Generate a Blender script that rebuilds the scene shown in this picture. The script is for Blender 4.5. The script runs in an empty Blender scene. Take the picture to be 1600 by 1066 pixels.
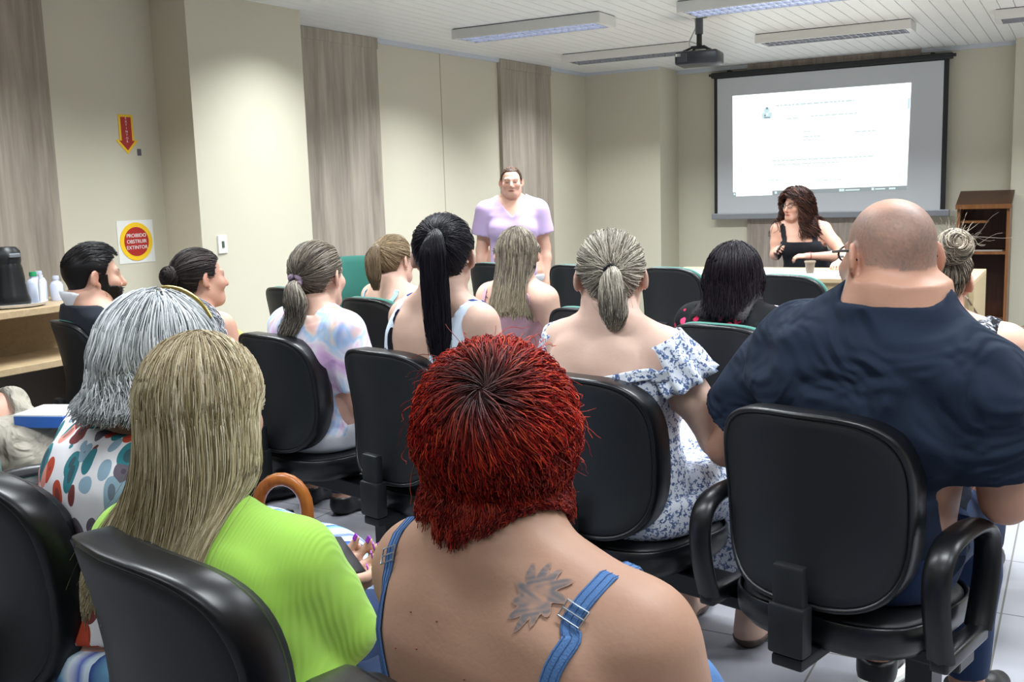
import bpy, bmesh, math, random
import numpy as np
from mathutils import Vector, Matrix

# ---------------------------------------------------------------- camera, world, exposure
S = bpy.context.scene
COL = S.collection
CAM_H = 1.38
PITCH, ROLL, YAW = 0.14372556, -0.03175366, 0.51082477
_f = np.array([-math.sin(YAW) * math.cos(PITCH), math.cos(YAW) * math.cos(PITCH), -math.sin(PITCH)])
_r0 = np.array([math.cos(YAW), math.sin(YAW), 0.0])
_u0 = np.cross(_r0, _f)
_r = _r0 * math.cos(ROLL) + _u0 * math.sin(ROLL)
_u = -_r0 * math.sin(ROLL) + _u0 * math.cos(ROLL)
cam_d = bpy.data.cameras.new('camera')
cam_d.sensor_width = 36.0
cam_d.lens = 36.0
cam_d.clip_start = 0.05
cam = bpy.data.objects.new('camera', cam_d)
COL.objects.link(cam)
cam.matrix_world = Matrix(((_r[0], _u[0], -_f[0], 0), (_r[1], _u[1], -_f[1], 0), (_r[2], _u[2], -_f[2], CAM_H), (0, 0, 0, 1)))
S.camera = cam
S.view_settings.view_transform = 'Standard'
S.view_settings.look = 'None'
S.view_settings.exposure = 0.15
S.view_settings.gamma = 1.0
S.view_settings.use_curve_mapping = False
S.cycles.use_denoising = True
S.cycles.max_bounces = 6
S.cycles.diffuse_bounces = 4
S.cycles.glossy_bounces = 3
S.cycles.transmission_bounces = 4
S.cycles.sample_clamp_indirect = 4.0
wd = bpy.data.worlds.new('world')
S.world = wd
wd.use_nodes = True
wd.node_tree.nodes['Background'].inputs[0].default_value = (0.75, 0.85, 1.0, 1)
wd.node_tree.nodes['Background'].inputs[1].default_value = 0.2

CEIL = 2.60
LAMP_X = (-3.58, -1.82, -0.04, 1.74)
LAMP_Y = (-0.45, 1.35, 3.15, 4.95, 6.83, 8.68)
LAMP_W = {-0.45: 12, 1.35: 22, 3.15: 38, 4.95: 41, 6.83: 56, 8.68: 36}

def lamp_light(x, y, p):
    """the light of one pair of tubes, aimed down through the louvre"""
    d = bpy.data.lights.new('tube_light', 'AREA')
    d.shape = 'RECTANGLE'; d.size = 1.1; d.size_y = 0.2
    d.energy = p; d.color = (0.90, 0.96, 1.0); d.spread = math.radians(132)
    o = bpy.data.objects.new('tube_light', d)
    COL.objects.link(o)
    o.location = (x, y, CEIL - 0.105)
    return o
for _x in LAMP_X:
    for _y in LAMP_Y:
        lamp_light(_x, _y, LAMP_W[_y])

# ---------------------------------------------------------------- object helpers
def tag(o, label=None, cat=None, group=None, kind=None):
    if label: o['label'] = label
    if cat: o['category'] = cat
    if group: o['group'] = group
    if kind: o['kind'] = kind
    return o

def thing(name, label, cat, loc=(0, 0, 0), rz=0.0, group=None):
    o = bpy.data.objects.new(name, None)
    o.empty_display_size = 0.1
    COL.objects.link(o)
    o.location = loc
    o.rotation_euler = (0, 0, rz)
    return tag(o, label, cat, group)

def mesh_obj(name, V, F, mat=None, parent=None, col=None, smooth=True, loc=None):
    me = bpy.data.meshes.new(name)
    V = np.asarray(V, np.float32).reshape(-1, 3)
    if isinstance(F, np.ndarray):
        n, k = F.shape
        me.vertices.add(len(V)); me.vertices.foreach_set('co', V.ravel())
        me.loops.add(n * k); me.loops.foreach_set('vertex_index', F.astype(np.int32).ravel())
        me.polygons.add(n)
        me.polygons.foreach_set('loop_start', np.arange(0, n * k, k, dtype=np.int32))
        me.polygons.foreach_set('loop_total', np.full(n, k, np.int32))
        me.update(calc_edges=True)
    else:
        me.from_pydata(V.tolist(), [], [list(f) for f in F])
    me.validate()
    if smooth:
        me.polygons.foreach_set('use_smooth', np.ones(len(me.polygons), bool))
    if col is not None:
        a = me.color_attributes.new('Col', 'FLOAT_COLOR', 'POINT')
        c = np.ones((len(V), 4), np.float32); c[:, :3] = col
        a.data.foreach_set('color', c.ravel())
    if mat: me.materials.append(mat)
    o = bpy.data.objects.new(name, me)
    COL.objects.link(o)
    if parent: o.parent = parent
    if loc is not None: o.location = loc
    return o

class MB:
    """collects boxes, tubes, lathes and sheets, links them as one mesh object"""
    def __init__(s): s.V = []; s.F = []; s.n = 0
    def add(s, V, F):
        V = [tuple(map(float, v)) for v in V]
        s.V += V; s.F += [tuple(int(i) + s.n for i in f) for f in F]; s.n += len(V)
        return s
    def box(s, lo, hi, rot=None, bev=0.0):
        lo, hi = np.array(lo, float), np.array(hi, float)
        c, e = (lo + hi) / 2, (hi - lo) / 2
        if bev <= 0:
            V = np.array([(x, y, z) for x in (-1, 1) for y in (-1, 1) for z in (-1, 1)], float) * e
            F = [(0, 1, 3, 2), (4, 6, 7, 5), (0, 4, 5, 1), (2, 3, 7, 6), (0, 2, 6, 4), (1, 5, 7, 3)]
        else:
            bm = bmesh.new(); bmesh.ops.create_cube(bm, size=2)
            for v in bm.verts: v.co = Vector((v.co.x * e[0], v.co.y * e[1], v.co.z * e[2]))
            bmesh.ops.bevel(bm, geom=list(bm.edges), offset=min(bev, *(e * 0.95)), segments=2, affect='EDGES', profile=0.5)
            bm.verts.index_update()
            V = np.array([v.co[:] for v in bm.verts]); F = [tuple(v.index for v in f.verts) for f in bm.faces]
            bm.free()
        if rot is not None: V = V @ np.array(rot).T
        return s.add(V + c, F)
    def tube(s, pts, r, seg=10, sx=1.0, closed=False, up=(0, 0, 1), cap=True):
        """sweep; r a number or one per point; section r wide, r*sx the other way"""
        P = np.array(pts, float); n = len(P)
        R = np.full(n, r, float) if np.isscalar(r) else np.array(r, float)
        if closed: T = np.roll(P, -1, 0) - np.roll(P, 1, 0)
        else: T = np.gradient(P, axis=0)
        T /= np.linalg.norm(T, axis=1)[:, None] + 1e-12
        up = np.array(up, float)
        V = []
        N = None
        for i in range(n):
            a = up - T[i] * (up @ T[i]) if N is None else N - T[i] * (N @ T[i])
            if np.linalg.norm(a) < 1e-5: a = np.cross(T[i], (1, 0, 0.3))
            a /= np.linalg.norm(a); N = a
            b = np.cross(T[i], a)
            for k in range(seg):
                t = 2 * math.pi * k / seg
                V.append(P[i] + R[i] * (math.cos(t) * a + sx * math.sin(t) * b))
        F = []
        for i in range(n if closed else n - 1):
            j = (i + 1) % n
            for k in range(seg):
                l = (k + 1) % seg
                F.append((i * seg + k, i * seg + l, j * seg + l, j * seg + k))
        if not closed and cap:
            F.append(tuple(range(seg))[::-1]); F.append(tuple((n - 1) * seg + k for k in range(seg)))
        return s.add(V, F)
    def lathe(s, prof, c=(0, 0, 0), seg=24, caps=True):
        V = []; F = []
        for r, z in prof:
            for k in range(seg):
                t = 2 * math.pi * k / seg
                V.append((c[0] + r * math.cos(t), c[1] + r * math.sin(t), c[2] + z))
        m = len(prof)
        for i in range(m - 1):
            for k in range(seg):
                l = (k + 1) % seg
                F.append((i * seg + k, i * seg + l, (i + 1) * seg + l, (i + 1) * seg + k))
        if caps:
            F.append(tuple(range(seg))[::-1]); F.append(tuple((m - 1) * seg + k for k in range(seg)))
        return s.add(V, F)
    def prism(s, poly, h, M=None):
        """polygon in xy, extruded 0..h along z, then moved by 4x4 M"""
        n = len(poly)
        V = [(x, y, 0) for x, y in poly] + [(x, y, h) for x, y in poly]
        F = [tuple(range(n))[::-1], tuple(range(n, 2 * n))] + [(i, (i + 1) % n, n + (i + 1) % n, n + i) for i in range(n)]
        if M is not None: V = [(M @ Vector(v))[:] for v in V]
        return s.add(V, F)
    def build(s, name, mat, parent=None, smooth=False, auto=None):
        o = mesh_obj(name, s.V, s.F, mat, parent, smooth=False)
        if smooth or auto:
            me = o.data
            me.polygons.foreach_set('use_smooth', np.ones(len(me.polygons), bool))
            ang = math.radians(auto or 40)
            bm = bmesh.new(); bm.from_mesh(me)
            for e in bm.edges:
                if len(e.link_faces) == 2 and e.calc_face_angle(0) > ang: e.smooth = False
            bm.to_mesh(me); bm.free()
        return o

def copy_tree(o, parent=None):
    c = o.copy(); COL.objects.link(c)
    if parent is not None:
        c.parent = parent; c.matrix_parent_inverse = o.matrix_parent_inverse.copy()
    for ch in list(o.children): copy_tree(ch, c)
    return c

def text_obj(name, body, size, mat, M, parent=None, extrude=0.0006, ax='CENTER'):
    c = bpy.data.curves.new(name, 'FONT')
    c.body = body; c.size = size; c.extrude = extrude
    c.align_x = ax; c.align_y = 'CENTER'
    t = bpy.data.objects.new(name, c); COL.objects.link(t)
    me = bpy.data.meshes.new_from_object(t.evaluated_get(bpy.context.evaluated_depsgraph_get()))
    bpy.data.objects.remove(t); bpy.data.curves.remove(c)
    me.materials.clear(); me.materials.append(mat)
    o = bpy.data.objects.new(name, me); COL.objects.link(o)
    o.matrix_local = M
    if parent: o.parent = parent
    return o

# ---------------------------------------------------------------- materials
MATS = {}
def srgb(h):
    h = h.lstrip('#')
    c = [int(h[i:i + 2], 16) / 255 for i in (0, 2, 4)]
    return tuple(x / 12.92 if x <= 0.04045 else ((x + 0.055) / 1.055) ** 2.4 for x in c)

class NT:
    """tiny node-graph helper"""
    def __init__(s, name):
        s.m = bpy.data.materials.new(name); s.m.use_nodes = True
        s.t = s.m.node_tree; s.b = s.t.nodes['Principled BSDF']
        MATS[name] = s.m
    def n(s, typ, **kw):
        nd = s.t.nodes.new(typ)
        for k, v in kw.items():
            if k.startswith('i_'):
                key = k[2:]; key = int(key) if key.isdigit() else key
                s.put(nd.inputs[key], v)
            else: setattr(nd, k, v)
        return nd
    def put(s, sock, v):
        if hasattr(v, 'is_output'): s.t.links.new(v, sock)
        elif isinstance(v, (tuple, list)) and sock.type == 'RGBA' and len(v) == 3: sock.default_value = (*v, 1)
        else: sock.default_value = v
    def math(s, op, a, b=0.0, c=None):
        nd = s.n('ShaderNodeMath', operation=op); s.put(nd.inputs[0], a); s.put(nd.inputs[1], b)
        if c is not None: s.put(nd.inputs[2], c)
        return nd.outputs[0]
    def mix(s, f, a, b, typ='MIX'):
        nd = s.n('ShaderNodeMix', data_type='RGBA', blend_type=typ)
        s.put(nd.inputs[0], f); s.put(nd.inputs[6], a); s.put(nd.inputs[7], b)
        return nd.outputs[2]
    def ramp(s, f, stops, interp='LINEAR'):
        nd = s.n('ShaderNodeValToRGB'); cr = nd.color_ramp; cr.interpolation = interp
        while len(cr.elements) < len(stops): cr.elements.new(0.5)
        for e, (p, c) in zip(cr.elements, stops):
            e.position = p; e.color = (*c, 1) if len(c) == 3 else c
        s.put(nd.inputs[0], f)
        return nd.outputs[0]
    def obj(s, scale=(1, 1, 1), rot=(0, 0, 0), loc=(0, 0, 0)):
        tc = s.n('ShaderNodeTexCoord'); mp = s.n('ShaderNodeMapping')
        s.t.links.new(tc.outputs['Object'], mp.inputs[0])
        mp.inputs['Scale'].default_value = scale; mp.inputs['Rotation'].default_value = rot; mp.inputs['Location'].default_value = loc
        return mp.outputs[0]
    def noise(s, vec, scale, detail=3.0, rough=0.5, dist=0.0):
        nd = s.n('ShaderNodeTexNoise'); s.put(nd.inputs['Vector'], vec)
        nd.inputs['Scale'].default_value = scale; nd.inputs['Detail'].default_value = detail
        nd.inputs['Roughness'].default_value = rough; nd.inputs['Distortion'].default_value = dist
        return nd
    def vor(s, vec, scale, feature='F1', rand=1.0):
        nd = s.n('ShaderNodeTexVoronoi', feature=feature); s.put(nd.inputs['Vector'], vec)
        nd.inputs['Scale'].default_value = scale
        if 'Randomness' in nd.inputs: nd.inputs['Randomness'].default_value = rand
        return nd
    def bump(s, h, strength=0.3, dist=0.01, prev=None):
        nd = s.n('ShaderNodeBump'); s.put(nd.inputs['Height'], h)
        nd.inputs['Strength'].default_value = strength; nd.inputs['Distance'].default_value = dist
        if prev is not None: s.put(nd.inputs['Normal'], prev)
        s.put(s.b.inputs['Normal'], nd.outputs[0])
        return nd.outputs[0]
    def set(s, color=None, rough=None, metal=None, spec=None, **kw):
        if color is not None: s.put(s.b.inputs['Base Color'], color)
        if rough is not None: s.put(s.b.inputs['Roughness'], rough)
        if metal is not None: s.put(s.b.inputs['Metallic'], metal)
        if spec is not None: s.put(s.b.inputs['Specular IOR Level'], spec)
        for k, v in kw.items(): s.put(s.b.inputs[k.replace('_', ' ')], v)
        return s.m

def plain(name, c, rough=0.5, metal=0.0, spec=0.5, bump=None, var=0.04):
    """one colour with slight procedural mottling; bump=(scale, strength, dist)"""
    if name in MATS: return MATS[name]
    t = NT(name)
    c = srgb(c) if isinstance(c, str) else c
    v = t.obj()
    nz = t.noise(v, 9.0, 3.0)
    dark = tuple(x * (1 - var) for x in c); lite = tuple(min(1, x * (1 + var)) for x in c)
    t.set(t.mix(nz.outputs[0], dark, lite), rough, metal, spec)
    if bump:
        b = t.noise(v, bump[0], 3.0); t.bump(b.outputs[0], bump[1], bump[2])
    return t.m

def emissive(name, c, strength):
    if name in MATS: return MATS[name]
    t = NT(name); c = srgb(c) if isinstance(c, str) else c
    t.set(tuple(0.04 * x for x in c), 0.6); t.put(t.b.inputs['Emission Color'], c); t.put(t.b.inputs['Emission Strength'], strength)
    return t.m

def wood(name, base, dark, scale=(14, 14, 0.9), rough=0.45, contrast=1.0, ax=2):
    if name in MATS: return MATS[name]
    t = NT(name); v = t.obj(scale=scale)
    n1 = t.noise(v, 1.6, 5.0, 0.6, 0.8).outputs[0]
    n2 = t.noise(v, 7.0, 4.0, 0.6, 0.2).outputs[0]
    f = t.math('ADD', t.math('MULTIPLY', n1, 0.7), t.math('MULTIPLY', n2, 0.3))
    lo, hi = 0.5 - 0.17 / contrast, 0.5 + 0.17 / contrast
    col = t.ramp(f, [(lo, srgb(dark)), (hi, srgb(base))])
    t.set(col, rough, spec=0.35); t.bump(n2, 0.06, 0.004)
    return t.m
# ================================================================ the room
def wx(y): return -4.886 + 0.064 * (y - 6.66)      # face of the left wall (it runs slightly askew)
def px_(y): return -4.525 + 0.064 * (y - 5.39)     # face of the left pillar
def rx(y): return -4.875 + 0.064 * (y - 4.45)      # face of the recess behind the counter
YB = 10.6                                          # back wall

def wall_mat():
    t = NT('cream_wall'); v = t.obj()
    n1 = t.noise(v, 1.2, 3.0).outputs[0]
    t.set(t.mix(n1, srgb('#c7c1ac'), srgb('#cdc8b5')), 0.55, spec=0.25)
    n2 = t.noise(v, 160, 2.0).outputs[0]
    t.bump(n2, 0.05, 0.002)
    return t.m
M_wall = wall_mat()

def floor_mat():
    t = NT('floor_tile')
    tc = t.n('ShaderNodeTexCoord'); sp = t.n('ShaderNodeSeparateXYZ'); t.put(sp.inputs[0], tc.outputs['Object'])
    def line(sock, pitch, off, w):
        a = t.math('FLOORED_MODULO', t.math('ADD', sock, off), pitch)
        return t.math('LESS_THAN', a, w)
    g = t.math('MAXIMUM', line(sp.outputs[0], 0.45, 0.183, 0.006), line(sp.outputs[1], 0.515, 0.145, 0.006))
    n1 = t.noise(tc.outputs['Object'], 3.0, 4.0).outputs[0]
    base = t.mix(n1, srgb('#828289'), srgb('#8d8d93'))
    t.set(t.mix(g, base, srgb('#56544f')), t.math('ADD', t.math('MULTIPLY', g, 0.5), 0.28), spec=0.4)
    t.bump(t.math('SUBTRACT', 1.0, g), 0.25, 0.002)
    return t.m
M_floor = floor_mat()
M_ceil = plain('ceiling_white', '#e6e6e1', 0.4, bump=None)
M_gap = plain('ceiling_gap', '#c4c4bf', 0.8)
M_cornice = plain('cornice_white', '#c2c8cf', 0.4)
M_oak = wood('grey_oak', '#b5ab9c', '#80766a', (5, 5, 0.35), 0.5, 1.0)
M_oak_dark = wood('grey_oak_behind_screen', '#b0a498', '#7d7268', (11, 11, 0.8), 0.5, 0.9)
M_maple = wood('maple_top', '#bfa988', '#a8906c', (1.2, 16, 16), 0.4, 0.8)
M_maple_v = wood('maple_panel', '#ab9878', '#97835f', (1.2, 16, 16), 0.45, 0.8)
M_walnut = wood('walnut', '#4a2a19', '#2d180e', (12, 12, 0.9), 0.35)
M_walnut_edge = wood('walnut_edge', '#7d5230', '#5f3b20', (12, 12, 0.9), 0.35)

def struct(name, mb, mat, auto=None):
    return tag(mb.build(name, mat, auto=auto), kind='structure')

struct('floor', MB().box((-6.2, -3.2, -0.1), (3.6, 11.0, 0)), M_floor)
mb = MB()
x = -5.6
while x < 3.6:
    mb.box((x, -3.2, CEIL), (x + 0.095, 11.0, CEIL + 0.012)); x += 0.1
ceil = struct('ceiling', mb, M_ceil)
mesh_obj('backing', *(lambda m: (m.V, m.F))(MB().box((-6.2, -3.2, CEIL + 0.012), (3.6, 11.0, CEIL + 0.08))), M_gap, ceil, smooth=False)

def slab(name, pts, mat, z0=0.0, z1=CEIL):
    """vertical prism over a floor polygon"""
    return struct(name, MB().prism(pts, z1 - z0, Matrix.Translation((0, 0, z0))), mat)
slab('wall_left', [(wx(5.3), 5.3), (wx(10.2), 10.2), (wx(10.2) - 0.5, 10.2), (wx(5.3) - 0.5, 5.3)], M_wall)
slab('wall_recess', [(rx(-3.2), -3.2), (rx(4.5), 4.5), (rx(4.5) - 0.5, 4.5), (rx(-3.2) - 0.5, -3.2)], M_wall)
slab('wall_pillar', [(px_(4.45), 4.45), (px_(5.385), 5.385), (-5.3, 5.385), (-5.3, 4.45)], M_wall)
slab('wall_corner', [(-5.0, 10.08), (-3.83, 10.06), (-3.83, 10.8), (-5.0, 10.8)], M_wall)
slab('wall_back', [(-3.9, YB), (3.6, YB), (3.6, 11.0), (-3.9, 11.0)], M_wall)
slab('wall_right_pillar', [(-0.60, 10.42), (0.35, 10.42), (0.35, 10.62), (-0.60, 10.62)], M_wall)
slab('wall_right', [(3.4, -3.2), (3.6, -3.2), (3.6, 10.62), (3.4, 10.62)], M_wall)
slab('wall_rear', [(-5.6, -3.2), (3.6, -3.2), (3.6, -3.0), (-5.6, -3.0)], M_wall)

def strip(name, p0, p1, h, d, nx_, ny_):
    """cornice along p0-p1 under the ceiling, sticking out d towards (nx,ny)"""
    pts = [p0, p1, (p1[0] + nx_ * d, p1[1] + ny_ * d), (p0[0] + nx_ * d, p0[1] + ny_ * d)]
    return struct(name, MB().prism(pts, h, Matrix.Translation((0, 0, CEIL - h))), M_cornice)
strip('trim_1', (wx(5.385), 5.385), (wx(10.08), 10.08), 0.035, 0.03, 1, 0)
strip('trim_2', (-3.83, YB), (-0.60, YB), 0.04, 0.03, 0, -1)
strip('trim_3', (wx(10.07), 10.08), (-3.83, 10.06), 0.03, 0.02, 0, -1)
# seam between the left wall's boards
struct('trim_4', MB().box((wx(7.52) - 0.01, 7.517, 0), (wx(7.52) + 0.003, 7.525, CEIL - 0.035)), plain('seam_grey', '#a9a38c', 0.8))

def wall_board(name, fx, y0, y1, mat, z0=0.0, z1=CEIL - 0.002, t=0.022):
    return struct(name, MB().prism([(fx(y0) + t, y0), (fx(y1) + t, y1), (fx(y1) - 0.01, y1), (fx(y0) - 0.01, y0)], z1 - z0, Matrix.Translation((0, 0, z0))), mat)
wall_board('trim_5', wx, 5.80, 6.66, M_oak, t=0.035)
wall_board('trim_6', wx, 8.40, 9.30, M_oak, t=0.035)
wall_board('trim_7', rx, 1.6, 3.74, M_oak)
for k_, (fx_, a_, b_) in enumerate(((wx, 5.795, 6.665), (wx, 8.395, 9.305))): wall_board('trim_%d' % (9 + k_), fx_, a_, b_, M_oak, CEIL - 0.085, CEIL - 0.003, 0.042)
struct('trim_8', MB().box((-3.07, YB - 0.038, 0), (-1.41, YB + 0.01, CEIL - 0.001)), M_oak_dark)

# ---------------------------------------------------------------- fire signs and light switch
M_red = plain('sign_red', '#a8231d', 0.45)
M_yel = plain('sign_yellow', '#efc21c', 0.45)
M_white = plain('sign_white', '#e2e2dc', 0.5)
M_dkgrey = plain('sign_grey', '#55555a', 0.6)
def wall_M(x, y, z):
    """x along the wall (towards +y), y up, z out of the left wall"""
    a = math.atan(0.064)
    return Matrix(((math.sin(a), 0, math.cos(a), x), (math.cos(a), 0, -math.sin(a), y), (0, 1, 0, z), (0, 0, 0, 1)))
def arrow_poly(w, h, hw, hh, g=0.0):
    return [(-w / 2 - g, h / 2 + g), (-w / 2 - g, -h / 2 + hh + g * 0.3), (-hw / 2 - g * 1.8, -h / 2 + hh + g * 0.3), (0, -h / 2 - g * 1.5), (hw / 2 + g * 1.8, -h / 2 + hh + g * 0.3), (w / 2 + g, -h / 2 + hh + g * 0.3), (w / 2 + g, h / 2 + g)]
sy, sz = 4.22, 1.79
sg = thing('wall_sign', 'small red and yellow down arrow sign high on the recess wall', 'sign')
MB().prism(arrow_poly(0.07, 0.19, 0.105, 0.055, 0.014), 0.002, wall_M(rx(sy) + 0.001, sy, sz)).build('border', M_yel, sg)
MB().prism(arrow_poly(0.07, 0.19, 0.105, 0.055), 0.003, wall_M(rx(sy) + 0.0015, sy, sz)).build('face', M_red, sg)
text_obj('lettering', '\n'.join('EXTINTOR'), 0.019, M_white, wall_M(rx(sy) + 0.0047, sy, sz + 0.078) @ Matrix.Translation((0, -0.057, 0)), sg)
MB().box((rx(sy), sy + 0.065, sz - 0.125), (rx(sy) + 0.006, sy + 0.10, sz - 0.085)).build('corner_mark', M_dkgrey, sg)
sy, sz = 4.225, 1.165
sg = thing('wall_sign', 'round red sign with yellow ring on a white square sheet', 'sign')
MB().prism([(-0.125, -0.125), (0.125, -0.125), (0.125, 0.125), (-0.125, 0.125)], 0.002, wall_M(rx(sy) + 0.0005, sy, sz)).build('sheet', M_white, sg)
disc = lambda r: [(r * math.cos(i * math.pi / 24), r * math.sin(i * math.pi / 24)) for i in range(48)]
MB().prism(disc(0.112), 0.0025, wall_M(rx(sy) + 0.003, sy, sz)).build('ring', M_yel, sg)
MB().prism(disc(0.085), 0.0035, wall_M(rx(sy) + 0.0035, sy, sz)).build('face', M_red, sg)
for k, wtxt in enumerate(('PROIBIDO', 'OBSTRUIR', 'EXTINTOR')):
    text_obj('lettering', wtxt, 0.03, M_white, wall_M(rx(sy) + 0.0075, sy, sz + 0.035 - 0.035 * k), sg)
MB().box((rx(sy), sy + 0.095, sz - 0.118), (rx(sy) + 0.007, sy + 0.115, sz - 0.095)).build('corner_mark', M_dkgrey, sg)

sy, sz = 4.60, 1.125
sw = thing('light_switch', 'white light switch plate on the cream pillar', 'switch')
MB().box((px_(sy) - 0.004, sy - 0.036, sz - 0.055), (px_(sy) + 0.009, sy + 0.036, sz + 0.055), bev=0.003).build('plate', M_white, sw)
MB().box((px_(sy) + 0.006, sy - 0.009, sz - 0.02), (px_(sy) + 0.014, sy + 0.009, sz + 0.02), bev=0.002).build('rocker', plain('switch_green', '#4a5a44', 0.5), sw)

# ---------------------------------------------------------------- ceiling lamps
M_lamp = plain('lamp_body', '#d7d6d1', 0.35)
M_lou = plain('lamp_louvre', '#b9bcc4', 0.25, 0.6)
M_tube_on = emissive('lamp_tube_lit', '#dfe8ff', 6.0)
M_tube_off = emissive('lamp_tube_dim', '#eef0e6', 0.5)
M_black = plain('black_plastic', '#15171a', 0.42)
def ceiling_lamp(x, y, lit, label):
    t = thing('ceiling_lamp', label, 'ceiling lamp', (x, y, CEIL), group='louvred ceiling lamps')
    L, W, H = 0.60, 0.145, 0.075
    m = MB()
    m.box((-L, -W, -H), (L, -W + 0.012, -0.006)); m.box((-L, W - 0.012, -H), (L, W, -0.006))
    m.box((-L - 0.001, -W + 0.0125, -H - 0.001), (-L + 0.04, W - 0.0125, -0.0055)); m.box((L - 0.04, -W + 0.0125, -H - 0.001), (L + 0.001, W - 0.0125, -0.0055))
    m.box((-L + 0.0405, -W + 0.0125, -0.016), (L - 0.0405, W - 0.0125, -0.0065))
    m.build('housing', M_lamp, t)
    MB().box((-L + 0.006, -W + 0.006, -0.0062), (L - 0.006, W - 0.006, 0)).build('mount', M_black, t)
    m = MB()
    for i in range(22):
        xx = -L + 0.055 + i * (2 * L - 0.11) / 21
        m.box((xx - 0.002, -W + 0.014, -H + 0.002), (xx + 0.002, W - 0.014, -0.035))
    m.box((-L + 0.04, -0.004, -H + 0.002), (L - 0.04, 0.004, -0.03))
    for sgn in (-1, 1):
        m.box((-L + 0.04, sgn * (W - 0.02) - 0.003, -H), (L - 0.04, sgn * (W - 0.02) + 0.003, -0.03))
    m.build('louvre', M_lou, t)
    for sgn in (-1, 1):
        MB().tube([(-L + 0.05, sgn * 0.068, -0.034), (L - 0.05, sgn * 0.068, -0.034)], 0.013, 10).build('tube', M_tube_on if lit else M_tube_off, t, smooth=True)
    return t
LAMP_LABEL = {(-3.58, 6.83): 'lit louvred ceiling lamp nearest the left wall, left of the others', (-3.58, 8.68): 'louvred ceiling lamp behind the projector, toward the far left corner',
              (-1.82, 6.83): 'louvred ceiling lamp cut by the top edge above the projector', (-1.82, 8.68): 'louvred ceiling lamp above the screen, right of the projector',
              (-0.04, 8.68): 'louvred ceiling lamp cut by the right edge of the photo'}
for _x in LAMP_X:
    for _y in LAMP_Y:
        k = (_x, _y)
        if k in LAMP_LABEL: ceiling_lamp(_x, _y, _y != 8.68, LAMP_LABEL[k])

# ---------------------------------------------------------------- projector
pj = thing('projector', 'black projector hanging from a ceiling pole before the screen', 'projector', (-2.49, 7.35, 0), math.radians(6))
MB().tube([(0, 0, CEIL), (0, 0, 2.470)], 0.028, 14).build('pole', plain('pole_grey', '#5a5c60', 0.4, 0.5), pj, auto=40)
m = MB(); m.tube([(0, 0, 2.480), (0, 0, 2.385)], 0.02, 12); MB().lathe([(0.06, 0), (0.06, 0.012)], (0, 0, CEIL - 0.013)).build('ceiling_plate', M_black, pj, auto=40); m.box((-0.05, -0.05, 2.370), (0.05, 0.05, 2.385))
for a in (-1, 1):
    for b in (-1, 1): m.tube([(a * 0.04, b * 0.04, 2.375), (a * 0.10, b * 0.08, 2.347)], 0.008, 8)
m.build('bracket', M_black, pj, auto=40)
MB().box((-0.155, -0.12, 2.250), (0.155, 0.12, 2.347), bev=0.018).build('casing', plain('projector_black', '#24262b', 0.35), pj, auto=30)
MB().tube([(0.07, 0.115, 2.300), (0.07, 0.145, 2.300)], 0.034, 18).build('lens', M_black, pj, auto=40)
m = MB()
for i in range(6): m.box((-0.13 + i * 0.012, -0.123, 2.270), (-0.124 + i * 0.012, -0.119, 2.330))
m.build('vent', M_dkgrey, pj)
MB().box((-0.145, -0.1225, 2.310), (-0.11, -0.119, 2.330)).build('sticker', M_white, pj)
m = MB(); m.tube([(-0.06, 0.0, 2.345), (-0.075, 0, 2.415), (-0.06, 0, 2.450), (-0.02, -0.01, 2.520), (-0.028, -0.02, 2.597)], 0.005, 6); m.build('cable', plain('cable_white', '#c9c9c4', 0.5), pj, smooth=True)
MB().tube([(-0.075, -0.09, 2.340), (-0.075, -0.09, 2.31)], 0.006, 8).build('antenna', M_black, pj)

# ---------------------------------------------------------------- projection screen
YS = YB - 0.10
sc_x0, sc_x1, sc_z0, sc_z1 = -3.40, -1.155, 1.085, 2.50
scn = thing('projection_screen', 'wide white projection screen with black border showing a bright page', 'screen', (0, 0, 0))
m = MB(); m.box((sc_x0 - 0.03, YS - 0.02, sc_z1 - 0.02), (sc_x1 + 0.03, YS + 0.05, sc_z1 + 0.035), bev=0.01)
m.box((sc_x0 - 0.055, YS - 0.005, sc_z1), (sc_x0 - 0.02, YS + 0.03, sc_z1 + 0.025)); m.box((sc_x1 + 0.02, YS - 0.005, sc_z1), (sc_x1 + 0.055, YS + 0.03, sc_z1 + 0.025))
m.build('roller_case', M_black, scn)
for xx in (sc_x0 + 0.15, sc_x1 - 0.15): MB().box((xx - 0.015, YS, sc_z1 + 0.02), (xx + 0.015, YB, sc_z1 + 0.05)).build('wall_bracket', M_black, scn)
MB().box((sc_x0, YS, sc_z0), (sc_x1, YS + 0.004, sc_z1)).build('black_border', M_black, scn)
M_fab = plain('screen_fabric', '#c6c9cc', 0.7, spec=0.2, var=0.01)
MB().box((sc_x0 + 0.035, YS - 0.003, sc_z0 + 0.0), (sc_x1 - 0.045, YS, sc_z1 - 0.03)).build('fabric', M_fab, scn)
m = MB(); m.box((sc_x0 - 0.03, YS - 0.012, sc_z0 - 0.05), (sc_x1 + 0.04, YS + 0.02, sc_z0 + 0.012), bev=0.008)
m.build('weight_bar', plain('bar_grey', '#8f9297', 0.4, 0.3), scn)
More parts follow.
